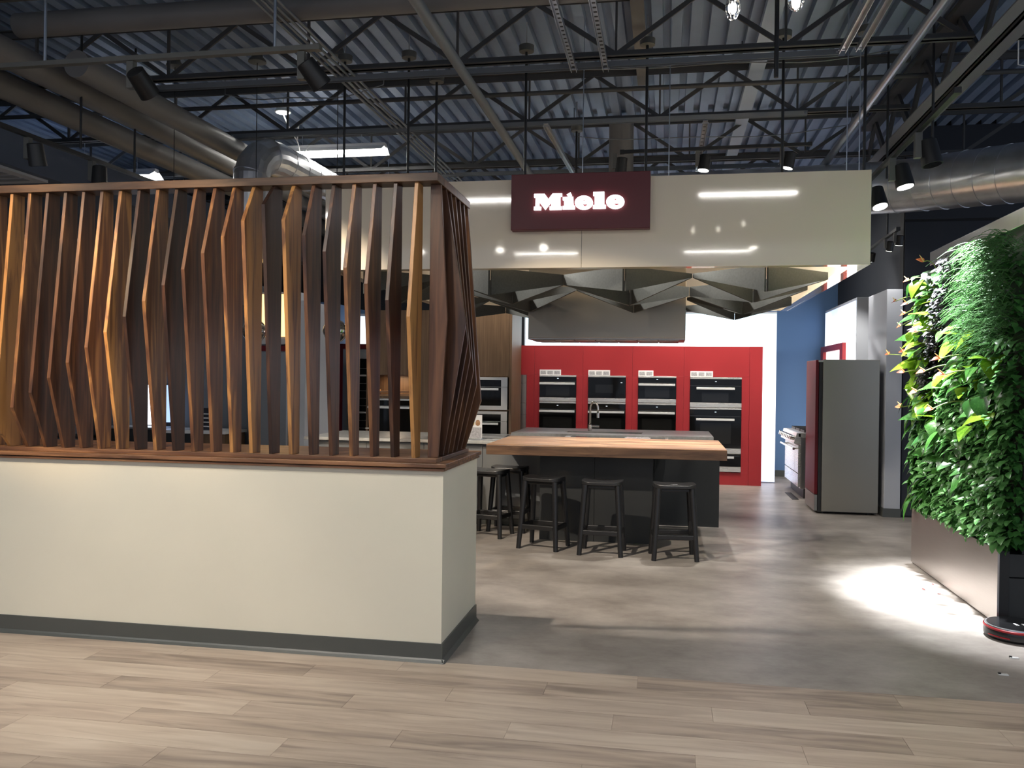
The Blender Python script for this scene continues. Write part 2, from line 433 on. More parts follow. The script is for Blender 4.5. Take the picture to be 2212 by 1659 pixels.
# ================================================================== HALF WALL AND WOODEN SCREEN
WX, WY0, WY1 = -1.15, 4.43, 5.26
struct(bx('wall_half', 'cream_paint', -6.2, WX, WY0, WY1, 0, 1.012), 'cream painted half wall under the wooden screen')
b = MB().box(-6.2, WX+.008, WY0-.008, WY1, 0, .10)
b.prism([(WY0-.008, 0), (WY0-.026, 0), (WY0-.014, .012), (WY0-.008, .02)], 0, -6.2, WX+.02)
b.prism([(WX+.008, 0), (WX+.026, 0), (WX+.014, .012), (WX+.008, .02)], 1, WY0-.02, WY1)
struct(b.build('baseboard_half', 'vinyl_base'), 'dark grey vinyl cove base along the half wall')
scr = thing('wood_screen', 'walnut slat screen with folded profile standing on the cream half wall', 'screen', (-3.2, 4.6, 1.012))
MB().box(-6.2, WX+.012, WY0-.025, WY1+.02, 1.012, 1.026).build('sill_board', 'walnut_h', scr, bevel=.002)
MB().box(-6.2, WX+.022, WY0-.035, WY1+.03, 1.030, 1.052).build('sill_board', 'walnut_h', scr, bevel=.003)
MB().box(-6.2, -1.19, WY0+.01, WY0+.13, 1.052, 1.075).build('bottom_rail', 'walnut_h', scr, bevel=.002)
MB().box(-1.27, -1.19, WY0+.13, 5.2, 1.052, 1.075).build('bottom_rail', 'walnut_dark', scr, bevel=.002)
MB().box(-6.2, -1.20, WY0+.005, WY0+.14, 2.545, 2.590).build('top_rail', 'walnut_edge', scr, bevel=.003)
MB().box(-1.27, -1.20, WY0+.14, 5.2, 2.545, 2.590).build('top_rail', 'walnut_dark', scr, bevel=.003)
SP = .1161; T = .021
for k in range(40):
    X = -1.331 - k*SP
    q = abs(k-7)
    zk = 2.42 - .0857*q
    if zk < 1.20: zk = 1.20 + (1.20-zk)      # the fold bounces back up further along
    if zk > 2.42: zk = 2.42
    yf, yb, yk = WY0+.02, WY0+.112, WY0+.02-.125
    MB().prism([(yb, 1.075), (yb, 2.545), (yf, 2.545), (yk, zk), (yf, 1.075)], 0, X, X+T).build('slat', 'walnut', scr, bevel=.0015, seg=1)
# corner boards and the slats of the end return (profile folds outwards to the right)
ek = [(4.53, -1.162, 1.82), (4.64, -1.085, 1.806), (4.745, -1.098, 1.70), (4.85, -1.106, 1.63), (4.955, -1.110, 1.548), (5.06, -1.114, 1.463), (5.165, -1.108, 1.367)]
for yy, xk, zk in ek:
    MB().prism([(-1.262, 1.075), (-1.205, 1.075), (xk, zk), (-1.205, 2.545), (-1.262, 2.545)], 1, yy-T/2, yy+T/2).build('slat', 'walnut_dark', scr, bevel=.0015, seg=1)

# ================================================================== CANOPY, SIGN, BAFFLES, HOOD
CX0, CX1, CY0, CY1, CZ0, CZ1 = -2.84, 1.505, 6.9, 11.25, 2.40, 3.115
can = thing('canopy', 'large cream glossy box canopy hung over the kitchen display', 'canopy', ((CX0+CX1)/2, (CY0+CY1)/2, CZ0))
SEAM = -.678
bx('front_panel', 'gloss_panel', CX0, SEAM-.0015, CY0, CY0+.03, CZ0, CZ1, can, .002)
bx('front_panel', 'gloss_panel', SEAM+.0015, CX1, CY0, CY0+.03, CZ0, CZ1, can, .002)
bx('side_panel', 'gloss_panel', CX1-.03, CX1, CY0+.03, CY1, CZ0, CZ1, can, .002)
bx('side_panel', 'gloss_panel', CX0, CX0+.03, CY0+.03, CY1, CZ0, CZ1, can, .002)
bx('back_panel', 'gloss_panel', CX0+.03, CX1-.03, CY1-.03, CY1, CZ0, CZ1, can, .002)
b = MB().box(CX0+.03, CX1-.03, CY0+.03, CY0+.11, CZ0, CZ0+.03).box(CX1-.11, CX1-.03, CY0+.11, CY1-.03, CZ0, CZ0+.03)
b.box(CX0+.03, CX0+.11, CY0+.11, CY1-.03, CZ0, CZ0+.03)
b.build('bottom_rim', 'gloss_panel', can)
for gx in (-2.5, -1.35, -.2, .62): MB().box(gx-.03, gx+.03, CY0+.03, CY1-.03, CZ1-.08, CZ1-.02).build('cross_beam', 'white_wall', can)
# sign with glowing letters
sg = thing('brand_sign', 'dark red sign with glowing white lettering on the canopy front', 'sign', (-.69, CY0-.06, 2.69))
SX0, SX1 = -1.237, -.139
bx('sign_box', 'sign_red', SX0, SX1, CY0-.09, CY0, 2.692, 3.135, sg, .004)
U = .712/1855.; LX0, LZ0 = -1.049, 2.846
def LP(x, y): return (LX0+(x-180)*U, LZ0+(490-.0203*(x-180)-y)*U)
def ell(cx, cy, rx, ry, a0, a1, n): return [(cx+rx*math.cos(math.radians(a0+(a1-a0)*i/(n-1))), cy-ry*math.sin(math.radians(a0+(a1-a0)*i/(n-1)))) for i in range(n)]
def e_shape(cx, cy):
    out = ell(cx, cy, 185, 143, -6, 350-1.5, 48)                      # starts just above the slit, all the way round
    out = [p for p in out]
    out += [(cx+75, cy+33)] + ell(cx+28, cy+30, 47, 44, 0, -180, 12) + [(cx+80, cy+27)]
    return [out, ell(cx, cy-45, 20, 24, 0, 180, 10) + [(cx-20, cy-34), (cx+20, cy-34)]]
letters = [
 [[(182,160),(400,157),(480,265),(565,152),(760,150),(760,215),(725,218),(728,415),(757,415),(755,485),(505,488),(505,415),(540,412),(540,325),(415,487),(290,325),(290,420),(328,422),(325,492),(178,492),(180,422),(212,420),(215,235),(182,232)]],
 [[(778,225),(990,218),(998,400),(1028,403),(1026,475),(775,478),(776,408),(808,405),(805,292),(778,292)], [(855,176),(935,130),(965,190),(895,216)]],
 e_shape(1210, 340),
 [[(1400,125),(1625,120),(1628,385),(1660,388),(1658,460),(1398,465),(1400,392),(1435,390),(1432,200),(1400,200)]],
 e_shape(1850, 325)]
for L_ in letters:
    cu_ = bpy.data.curves.new('letter', 'CURVE'); cu_.dimensions = '2D'; cu_.fill_mode = 'BOTH'; cu_.extrude = .01; cu_.bevel_depth = 0
    for poly in L_:
        sp_ = cu_.splines.new('POLY'); sp_.points.add(len(poly)-1); sp_.use_cyclic_u = True
        for i, (x, y) in enumerate(poly):
            a, c = LP(x, y); sp_.points[i].co = (a, c, 0, 1)
    tmp = bpy.data.objects.new('tmp', cu_); COL.objects.link(tmp)
    me = bpy.data.meshes.new_from_object(tmp.evaluated_get(bpy.context.evaluated_depsgraph_get()))
    bpy.data.objects.remove(tmp)
    wl = worldloc(sg)
    for v in me.vertices:
        a, c, d = v.co; v.co = (a-wl.x, CY0-.102+d-wl.y, c-wl.z)
    me.materials.clear(); place('letter', me, 'letter_white', sg)
# felt baffles: a diamond lattice of folded fins, deep at every second node
baf = thing('baffle_ceiling', 'dark grey felt baffle lattice of triangular fins under the canopy', 'ceiling baffle', (-.6, 9, 2.15))
NX, NY = 8, 8
def node(i, j): return -2.572 + .557*i, 7.08 + .535*j
def zdeep(i, j):
    if i % 2 == 0: return (2.22, 2.205, 2.23)[(i//2+j) % 3]
    return (2.40, 2.34, 2.395, 2.37)[(i//2+j//2*3) % 4]
def fin(a, c, za, zc):
    (x0, y0), (x1, y1) = a, c
    d = Vector((x1-x0, y1-y0, 0)); nrm = Vector((-d.y, d.x, 0)).normalized()*.009
    d = d.normalized()*.012
    x0 += d.x; y0 += d.y; x1 -= d.x; y1 -= d.y
    b = MB(); v = []
    for s in (-1, 1):
        v += [(x0+s*nrm.x, y0+s*nrm.y, 2.43), (x1+s*nrm.x, y1+s*nrm.y, 2.43), (x1+s*nrm.x, y1+s*nrm.y, zc), (x0+s*nrm.x, y0+s*nrm.y, za)]
    b.v = v; b.f = [(0,1,2,3), (7,6,5,4), (0,4,5,1), (1,5,6,2), (2,6,7,3), (3,7,4,0)]
    b.build('felt_fin', 'felt', baf)
HXa, HXb, HYa, HYb = -1.48, .195, 9.28, 9.98
for i in range(NX):
    for j in range(NY):
        if (i+j) % 2: continue
        for dj in (1, -1):
            if 0 <= j+dj < NY:
                a, c = node(i, j), node(i+1, j+dj)
                if c[0] > 1.38: continue
                mx, my = (a[0]+c[0])/2, (a[1]+c[1])/2
                if HXa-.25 < mx < HXb+.25 and HYa-.28 < my < HYb+.28: continue     # the hood hangs here
                fin(a, c, zdeep(i, j), zdeep(i+1, j+dj))
# hood
hd = thing('range_hood', 'wide stainless steel box hood hanging through the felt baffles', 'hood', (-.64, 9.63, 1.94))
MB().box(HXa, HXb, HYa, HYb, 1.955, 2.75).build('housing', 'hood_steel', hd, bevel=.004)
b = MB().box(HXa, HXb, HYa, HYb, 1.940, 1.954)
b.build('bottom_lip', 'steel_dark', hd)
for i in range(7):
    x0 = HXa+.06+i*.223; MB().box(x0, x0+.213, HYa+.07, HYb-.07, 1.930, 1.940).build('filter', 'steel_dark', hd, bevel=.002)
# ================================================================== KITCHEN
def handle(parent, x0, x1, z, y, mat='handle_alu', h=.032):
    MB().box(x0, x1, y-.062, y-.042, z-h/2, z+h/2).box(x0+.02, x0+.045, y-.045, y, z-.01, z+.01).box(x1-.045, x1-.02, y-.045, y, z-.01, z+.01).build('handle', mat, parent, bevel=.003)
def oven(label, x0, x1, zb, zt, y, z_ctrl, z_h, z_glass, group, hinset=.0, window=None, kind='oven', strip_top=.025, disp=True, extra=None):
    """black glass front between steel strips; z_ctrl: foot of the control panel, z_glass: foot of the glass"""
    t = thing('built_in_oven', label, kind, ((x0+x1)/2, y, zb), group)
    bx('housing', 'steel_dark', x0+.012, x1-.012, y+.006, y+.34, zb+.006, zt-.008, t)
    if strip_top: bx('trim_strip', 'steel_h', x0, x1, y-.022, y+.006, zt-strip_top, zt, t, .002)
    bx('control_panel', 'black_glass', x0+.002, x1-.002, y-.016, y+.006, z_ctrl+.003, zt-strip_top-.001, t, .002)
    dg = bx('door', 'black_glass', x0+.002, x1-.002, y-.022, y+.006, z_glass+.001, z_ctrl-.002, t, .002)
    if window: bx('window', 'window_glass', window[0], window[1], y-.0245, y-.021, window[2], window[3], dg)
    if z_glass-zb > .01: bx('trim_strip', 'steel_h', x0, x1, y-.026, y+.006, zb+.002, z_glass-.001, t, .002)
    if z_h: handle(t, x0+.005+hinset, x1-.015-hinset, z_h, y-.01)
    if disp:
        cx = (x0+x1)/2
        bx('display', 'display', cx-.011, cx+.013, y-.018, y-.0155, (z_ctrl+zt)/2-.003, (z_ctrl+zt)/2+.004, t)
    return t
def card_holder(label, x0, n, z, y):
    wd = .105; t = thing('card_holder', label, 'price cards', (x0, y, z-.04), 'white price card holders above the ovens')
    x1 = x0+n*wd+.01
    bx('plate', 'card_white', x0, x1, y-.016, y-.001, z-.04, z+.045, t, .003)
    for i in range(n): bx('card', 'card_print', x0+.014+i*wd, x0+.014+i*wd+.082, y-.018, y-.0155, z-.026, z+.026, t)
    return t
RY = 12.99
units = [(-2.62, -1.968, -2.66, -2.085, .55, 1.575, 'far left, partly behind the wooden cabinet'), (-1.968, -1.23, -1.884, -1.329, .53, 1.575, 'behind the bent kitchen tap, left'), (-1.23, -.493, -1.148, -.589, .53, 1.575, 'second, around the microwave'), (-.493, .257, -.405, .149, .53, 1.575, 'third, around the two-card oven pair'), (.257, 1.194, .35, 1.085, .185, 1.575, 'rightmost, wider, around the tall oven stack')]
for x0, x1, a, c, zb, zt, nm in units:
    t = thing('oven_cabinet', 'red lacquered tall oven cabinet ' + nm, 'cabinet', ((x0+x1)/2, RY, 0), 'red oven cabinets')
    bx('carcass', 'red_dark', x0, x1, RY+.36, RY+.385, 0, 2.02, t)
    bx('top_panel', 'red_lacquer', x0+.001, x1-.001, RY, RY+.36, zt+.0015, 2.02, t)
    bx('bottom_panel', 'red_lacquer', x0+.001, x1-.001, RY, RY+.36, .0, zb-.0015, t)
    if a-x0 > .01: bx('side_panel', 'red_lacquer', x0+.001, a-.0015, RY, RY+.36, zb-.001, zt+.001, t)
    if x1-c > .01: bx('side_panel', 'red_lacquer', c+.0015, x1-.001, RY, RY+.36, zb-.001, zt+.001, t)
tag(bx('end_panel', 'red_lacquer', 1.196, 1.377, RY, RY+.385, 0, 2.022, bevel=.001), 'narrow red end panel at the right end of the oven wall', 'panel')
for i, (a, c, nm) in enumerate(((-1.884, -1.329, 'left'), (-1.148, -.589, 'middle'), (-.405, .149, 'right'))):
    if i == 1:
        t = oven('built-in black glass microwave above the oven behind the tap', a, c, 1.18, 1.575, RY, 1.19+.365, None, 1.238, 'built-in ovens', kind='microwave', disp=False)
        d = [q for q in t.children if q.name.startswith('door')][0]
        bx('window', 'window_glass', a+.11, a+.37, RY-.025, RY-.021, 1.315, 1.44, d)
        bx('clock', 'display', c-.075, c-.05, RY-.0245, RY-.0215, 1.468, 1.476, d)
    else:
        oven('black glass speed oven, upper one of the ' + nm + ' 60 cm pair on the red wall', a, c, 1.18, 1.575, RY, 1.476, 1.449, 1.238, 'built-in ovens', window=(a+.1, c-.1, 1.26, 1.41))
    oven('black glass oven, lower one of the ' + nm + ' 60 cm pair on the red wall', a, c, .53, 1.176, RY, 1.062, 1.032, .535, 'built-in ovens', window=(a+.06, c-.06, .7, .95))
oven('wide black glass oven at the top of the rightmost red column', .35, 1.085, 1.128, 1.568, RY, 1.443, 1.405, 1.196, 'built-in ovens', hinset=.085, window=(.52, .9, 1.21, 1.345))
oven('tall wide black glass oven in the middle of the rightmost red column', .35, 1.085, .456, 1.122, RY, 1.0, .953, .535, 'built-in ovens', hinset=.085, window=(.5, .94, .6, .9))
oven('black glass warming drawer at the foot of the rightmost red column', .35, 1.085, .19, .452, RY, .42, .405, .268, 'built-in ovens', hinset=.085, kind='warming drawer', strip_top=.001, disp=False)
card_holder('white holder with three cards above the left oven pair', -1.885, 3, 1.612, RY)
card_holder('white holder with three cards above the microwave', -1.148, 3, 1.612, RY)
card_holder('white holder with two cards above the third oven pair', -.405, 2, 1.612, RY)
card_holder('white holder with three cards above the rightmost oven column', .35, 3, 1.612, RY)
def steel_oven(label, x0, x1, zb, zt, y, hz, g='stainless framed ovens'):
    t = thing('framed_oven', label, 'oven', ((x0+x1)/2, y, zb), g)
    bx('housing', 'steel_dark', x0+.01, x1-.01, y+.004, y+.3, zb+.005, zt-.005, t)
    zc = zb+(zt-zb)*.70
    MB().box(x0, x1, y-.02, y+.004, zc+.002, zt).build('control_frame', 'steel', t, bevel=.002)
    MB().box(x0, x1, y-.02, y+.004, zb, zc-.002).build('door_frame', 'steel', t, bevel=.002)
    bx('control_panel', 'black_glass', x0+.09, x1-.09, y-.0225, y-.0195, zc+.004, zt-.04, t)
    bx('glass', 'black_glass', x0+.09, x1-.09, y-.0225, y-.0195, zb+.06, zc-.004, t)
    handle(t, x0+.12, x1-.12, hz, y-.015, h=.03)
    return t
steel_oven('stainless framed oven partly seen between wooden cabinet and red panel, upper', -2.66, -2.087, 1.15, 1.573, RY, 1.42)
steel_oven('stainless framed oven partly seen between wooden cabinet and red panel, lower', -2.66, -2.087, .56, 1.146, RY, .98)
# back-lit picture wall behind the red cabinets
struct(bx('wall_lightbox', 'white_wall', -2.2, 1.62, 13.42, 13.62, 0, 2.56), 'white wall with a back-lit sky picture behind the red ovens')
bx('lightbox_face', 'lightbox_back', -2.18, 1.612, 13.41, 13.42, .02, 2.53, bpy.data.objects['wall_lightbox'])

# walnut tall cabinets to the left of the red wall
WYF = 12.05
def wood_unit(label, x0, x1, ovens, niche=False):
    t = thing('tall_cabinet', label, 'cabinet', ((x0+x1)/2, WYF, 0), 'walnut tall cabinets')
    bx('back_panel', 'cab_wood', x0, x1, 12.80, 12.86, 0, 2.48, t)
    bx('side_panel', 'cab_wood', x0, x0+.035, WYF, 12.8, 0, 2.48, t)
    bx('side_panel', 'cab_wood', x1-.035, x1, WYF, 12.8, 0, 2.48, t)
    return t
t = wood_unit('walnut veneer tall cabinet with two stainless ovens beside the red wall', -2.86, -2.15, 2)
bx('door', 'cab_wood', -2.822, -2.19, WYF, WYF+.02, 1.545, 2.48, t, .001)
bx('door', 'cab_wood', -2.822, -2.19, WYF, WYF+.02, .02, .55, t, .001)
steel_oven('stainless framed oven in the walnut cabinet, upper', -2.815, -2.205, 1.065, 1.53, WYF, 1.36)
steel_oven('stainless framed oven in the walnut cabinet, lower', -2.815, -2.205, .57, 1.045, WYF, .87)
t = wood_unit('walnut tall cabinet without oven behind the corner of the screen', -3.57, -2.862, 0)
bx('door', 'cab_wood', -3.53, -2.9, WYF, WYF+.02, .02, 2.48, t, .001)
t = wood_unit('walnut tall cabinet with a lit niche seen between the slats', -4.3, -3.575, 1)
bx('door', 'cab_wood', -4.26, -3.612, WYF, WYF+.02, 1.545, 2.48, t, .001)
bx('niche_floor', 'cab_wood', -4.262, -3.612, WYF+.0, 12.5, 1.205, 1.235, t)
bx('niche_back', 'cab_wood', -4.262, -3.612, 12.5, 12.52, 1.235, 1.545, t)
tr = thing('wooden_tray', 'wooden slatted tray in the lit cabinet niche', 'tray', (-3.93, 12.2, 1.235))
for z in (1.25, 1.30): bx('board', 'butcher', -4.18, -3.66, 12.14, 12.30, z-.012, z+.012, tr)
for x in (-4.17, -3.92, -3.67): bx('post', 'butcher', x-.012, x+.012, 12.15, 12.29, 1.236, 1.33, tr)
nl = thing('niche_light', 'small warm light under the top of the cabinet niche', 'light', (-3.93, 12.3, 1.54)); MB().lathe([(.03, 0), (.03, -.008)], (-3.93, 12.3, 1.543)).build('lens', 'lamp_lens', nl)
a_ = area('niche_lamp', (-3.93, 12.3, 1.53), (-3.93, 12.3, 1.0), 1.6, .2, .1, 3000); 
oven('black glass oven in the walnut cabinet below the lit niche', -4.26, -3.612, .56, 1.20, WYF, 1.10, 1.075, .57, 'built-in ovens')
wn = thing('wine_cooler', 'tall wine cooler with black glass door in a red surround', 'wine cooler', (-4.62, 12.3, 0))
MB().box(-4.83, -4.75, 12.28, 12.9, 0, 2.0).box(-4.75, -4.32, 12.28, 12.9, 1.93, 2.0).build('surround', 'red_dark', wn)
bx('door_frame', 'steel', -4.748, -4.32, 12.27, 12.85, 0.02, 1.92, wn, .003)
dg = bx('door_glass', 'black_glass', -4.56, -4.335, 12.262, 12.27, .12, 1.78, wn)
for i in range(14): bx('shelf', 'steel_h' if i % 5 == 2 else 'steel_dark', -4.555, -4.34, 12.258, 12.262, .2+i*.11, .206+i*.11+(.02 if i % 5 == 2 else 0), wn)
struct(bx('wall_picture', 'white_wall', -4.83, -4.31, 12.95, 13.0, 0, 2.5)); bx('lightbox_face', 'lightbox_side', -4.81, -4.33, 12.94, 12.95, 1.6, 2.46, bpy.data.objects['wall_picture'])
struct(bx('wall_blue', 'blue_wall', -5.03, -4.86, 12., 14.4, 0, 2.6), 'narrow blue wall end seen between the slats')

# islands
ti = thing('dining_counter', 'dark counter base carrying a thick walnut top at the stools', 'counter', (-.55, 8.3, 0))
bx('base_panel', 'charcoal', -1.155, -.645, 8.06, 8.08, .0, .815, ti, .001)
bx('base_panel', 'charcoal', -.642, -.11, 8.06, 8.08, .0, .815, ti, .001)
bx('base_body', 'charcoal', -1.15, -.115, 8.081, 8.80, .0, .815, ti)
top = thing('butcher_top', 'thick walnut butcher-block top with staves, long side to the camera', 'worktop', (-.535, 8.3, .818))
TX0, TX1, TY0, TY1 = -1.60, .53, 7.70, 8.96
bt = MB().box(TX0, TX1, TY0, TY1, .818, .905).build('slab', 'walnut_edge', top, bevel=.003)
ns = 15
for i in range(ns):
    y0 = TY0+.002+(TY1-TY0-.004)*i/ns; y1 = TY0+.002+(TY1-TY0-.004)*(i+1)/ns
    cuts = sorted([TX0+.002, TX0+.3+RND.random()*1.4, TX1-.002])
    for a, c in zip(cuts[:-1], cuts[1:]): bx('stave', 'butcher', a, c-.0006, y0, y1-.0006, .9052, .9105, top)
# rear island with tap and cooktop
ri = thing('rear_island', 'dark kitchen island behind the walnut top', 'kitchen island', (-.58, 9.8, 0))
bx('side_body', 'charcoal', -1.6, .47, 9.32, 10.3, .02, .868, ri); bx('front_body', 'charcoal', -1.1, .47, 9.18, 9.32, .02, .868, ri)
bx('front_panel', 'charcoal', -.11, .555, 9.16, 9.18, 0, .868, ri, .001)
bx('front_panel', 'charcoal', -1.15, -.113, 9.16, 9.18, 0, .868, ri, .001)
bx('end_panel', 'cab_wood', .472, .49, 9.30, 10.3, 0, .868, ri)
rt_ = thing('stone_worktop', 'grey stone worktop with sink and bent tap behind the walnut top', 'worktop', (-.58, 9.85, .87))
b = MB(); b.box(-1.66, -1.1, 9.32, 10.42, .87, .92).box(-.25, .50, 9.32, 10.42, .87, .92).box(-1.1, -.25, 9.32, 9.58, .87, .92).box(-1.1, -.25, 9.86, 10.42, .87, .92)
b.build('slab', 'stone_dark', rt_)
b = MB(); b.box(-1.1, -.25, 9.58, 9.86, .872, .876).box(-1.1, -1.09, 9.58, 9.86, .876, .915).box(-.26, -.25, 9.58, 9.86, .876, .915); b.build('sink_basin', 'steel_dark', rt_)
ck = thing('cooktop', 'flat black glass cooktop with steel rim between the two worktops', 'cooktop', (-.6, 9.12, .87))
bx('rim', 'steel_h', -1.05, .03, 8.99, 9.30, .87, .902, ck, .002)
bx('glass_panel', 'black_glass', -.98, -.42, 9.02, 9.27, .9022, .906, ck); bx('griddle', 'steel_h', -.40, -.17, 9.02, 9.27, .9022, .907, ck); bx('glass_panel', 'black_glass', -.15, 0., 9.02, 9.27, .9022, .906, ck)
tp = thing('kitchen_tap', 'brushed steel gooseneck kitchen tap in front of the ovens', 'tap', (-.85, 9.92, .92))
MB().tube((-.85, 9.92, .92), (-.85, 9.92, .99), .022, 14).build('base', 'chrome', tp, smooth='auto')
pts = [(-.85, 9.92, .98), (-.85, 9.92, 1.17)] + [(-.85+.045-.045*math.cos(a), 9.92-.03*math.sin(a/2), 1.17+.085*math.sin(a)) for a in [math.pi*i/10 for i in range(1, 11)]] + [(-.76, 9.89, 1.13)]
MB().path(pts, .012, 12).build('neck', 'chrome', tp, smooth=True)
MB().tube((-.76, 9.89, 1.13), (-.76, 9.89, 1.075), .016, 12).build('spray_head', 'chrome', tp, smooth='auto')
MB().tube((-.84, 9.92, .975), (-.745, 9.92, .975), .012, 12).build('lever', 'chrome', tp, smooth='auto')
# pale island on the left
li = thing('left_island', 'grey fronted kitchen island half hidden by the wooden screen', 'kitchen island', (-2.5, 9.15, 0))
MB().box(-3.72, -1.65, 8.72, 9.72, .08, .838).box(-1.65, -1.22, 8.72, 9.26, .08, .81).build('body', 'grey_front', li)
for i in range(4):
    x0 = -3.72+i*.625; bx('drawer_front', 'grey_front', x0+.002, x0+.623, 8.70, 8.72, .10, .83 if i < 3 else .81, li, .002)
bx('plinth', 'vinyl_base', -3.68, -1.25, 8.76, 9.24, 0, .08, li)
tag(bx('white_worktop', 'stone_top', -3.76, -1.675, 8.62, 9.78, .84, .872, bevel=.003), 'pale stone worktop on the grey island left of the walnut top', 'worktop')
ck = thing('induction_hob', 'black glass hob set in the pale worktop', 'cooktop', (-1.93, 9.2, .872)); bx('glass', 'black_glass', -2.16, -1.71, 8.97, 9.5, .8742, .879, ck); bx('rim', 'steel_h', -2.17, -1.70, 8.96, 9.51, .8722, .8742, ck)
cd_ = thing('menu_card', 'clear stand with a printed food card on the pale worktop', 'card', (-1.97, 8.75, .872))
bx('sheet', 'card_white', -2.09, -1.865, 8.75, 8.756, .885, 1.13, cd_); bx('text_block', 'card_print', -2.085, -1.87, 8.747, 8.75, .89, 1.0, cd_)
for x, mt in ((-2.05, 'robot_red'), (-1.97, 'spadix'), (-1.91, 'butcher')):
    o = place('picture_fruit', MB().lathe([(.005, 0), (.022, .008), (.026, .03), (.018, .055), (.004, .062)], (0, 0, 0), 12).mesh('picture_fruit'), mt, cd_)
    o.matrix_local = Matrix.Translation((x+1.97, -.001, .145)) @ Matrix.Diagonal((1, .04, 1, 1))
bx('holder_foot', 'glass_clear', -2.09, -1.865, 8.73, 8.80, .8725, .884, cd_)
tp2 = thing('island_tap', 'small steel tap on the pale worktop seen between the slats', 'tap', (-3.35, 9.55, .872))
MB().path([(-3.35, 9.55, .872), (-3.35, 9.55, 1.10), (-3.335, 9.54, 1.14), (-3.31, 9.52, 1.15), (-3.29, 9.50, 1.13), (-3.285, 9.5, 1.08)], .013, 12).build('neck', 'chrome', tp2, smooth=True)
bx('lever', 'chrome', -3.41, -3.36, 9.54, 9.56, .91, .925, tp2)

# stools
def stool():
    t = thing('bar_stool', '', 'stool', (0, 0, 0), 'black counter stools')
    W, D, HZ = .165, .115, .635
    # seat: rounded slab, slightly dished, with a hand slot
    def rr(w, d, r, n=6):
        o = []
        for cx, cy, a in ((w-r, d-r, 0), (-w+r, d-r, 90), (-w+r, -d+r, 180), (w-r, -d+r, 270)):
            for i in range(n+1):
                g = math.radians(a+90*i/n); o.append((cx+r*math.cos(g), cy+r*math.sin(g)))
        return o
    outer = rr(W+.012, D+.022, .075); inner = rr(.035, .009, .008)
    b = MB(); k = len(outer)
    def zt(p): return HZ-.012+.016*(p[0]/(W+.012))**2
    b.v = [(x, y, HZ-.035) for x, y in outer] + [(x, y, zt((x, y))) for x, y in outer] + [(x, y, zt((x, y))) for x, y in inner] + [(x, y, HZ-.035) for x, y in inner]
    for i in range(k):
        j = (i+1) % k
        b.f += [(i, j, k+j, k+i), (k+i, k+j, 2*k+j, 2*k+i), (2*k+i, 2*k+j, 3*k+j, 3*k+i), (3*k+i, 3*k+j, j, i)]
    b.build('seat', 'stool_seat', t, bevel=.006, seg=2)
    bx('seat_frame', 'stool_black', -W+.02, W-.02, -D+.02, D-.02, HZ-.065, HZ-.036, t, .006)
    top = [(-.14, -.10), (.14, -.10), (.14, .10), (-.14, .10)]; bot = [(-.178, -.155), (.178, -.155), (.178, .155), (-.178, .155)]
    for (a, c), (d, e) in zip(top, bot):
        MB().path([(a, c, HZ-.036), ((a+d)/2, (c+e)/2, .30), (d, e, 0.)], [.026, .0235, .021], 12).build('leg', 'stool_black', t, smooth='auto')
    def lp(i, z):
        q = (HZ-.036-z)/(HZ-.036); return (top[i][0]+(bot[i][0]-top[i][0])*q, top[i][1]+(bot[i][1]-top[i][1])*q, z)
    for i in range(4):
        z = .195
        a, c = lp(i, z), lp((i+1) % 4, z)
        MB().bar(a, c, .026, .042).build('footrest', 'stool_black', t, bevel=.007)
    return t
S0 = stool()
spots = [(.08, 7.50, 6, 'black counter stool furthest right at the walnut counter'), (-.53, 7.56, -3, 'black counter stool in the middle of the walnut counter'), (-1.065, 7.70, -14, 'black counter stool at the left end of the walnut counter'),
         (-1.66, 8.17, -12, 'black counter stool half hidden by the cream half wall, nearer'), (-1.52, 8.50, -4, 'black counter stool drawn up to the grey island behind the others'), (-2.12, 8.45, 5, 'black counter stool mostly hidden behind the end of the half wall')]
for i, (x, y, a, lb) in enumerate(spots):
    s = S0 if i == 0 else copy_tree(S0)
    s.location = (x, y, 0); s.rotation_euler = (0, 0, math.radians(a)); s['label'] = lb
# ================================================================== RIGHT SIDE: FRIDGE, RANGE
fr = thing('refrigerator', 'freestanding refrigerator with stainless side and dark red door', 'refrigerator', (2.07, 10.75, 0))
bx('side_panel', 'fridge_steel', 1.775, 2.39, 10.41, 10.432, .03, 1.775, fr, .003)
bx('body', 'black_metal', 1.79, 2.38, 10.434, 11.10, .02, 1.745, fr)
bx('door', 'red_dark', 1.70, 1.735, 10.44, 11.11, .22, 1.77, fr, .004)
bx('kick_panel', 'steel_dark', 1.70, 1.735, 10.44, 11.11, .03, .215, fr, .003)
bx('gasket', 'black_metal', 1.737, 1.788, 10.43, 11.10, .02, 1.755, fr)
bx('hinge', 'steel', 1.725, 1.785, 10.41, 10.45, 1.745, 1.765, fr, .003)
for x in (1.80, 2.30): MB().tube((x, 10.5, 0), (x, 10.5, .02), .02).build('foot', 'black_metal', fr)
frm = thing('red_frame', 'red square frame on the back-lit fin above the range cooker', 'frame', (2.43, 13.4, .9))
MB().box(2.40, 2.449, 12.62, 12.82, .9, 2.07).box(2.40, 2.449, 14.12, 14.32, .9, 2.07).box(2.40, 2.449, 12.82, 14.12, 1.98, 2.07).build('surround', 'robot_red', frm, bevel=.002)
rg = thing('range_cooker', 'wide stainless range cooker with knobs beyond the refrigerator', 'range cooker', (2.0, 12.3, 0))
bx('body', 'steel', 1.73, 2.40, 11.69, 12.97, .13, .80, rg, .004)
bx('plinth', 'black_metal', 1.78, 2.36, 11.75, 12.92, 0, .129, rg)
b = MB().prism([(1.64, .72), (1.73, .70), (1.73, .845), (1.68, .855)], 1, 11.69, 12.97); b.build('control_panel', 'steel_h', rg, bevel=.003)
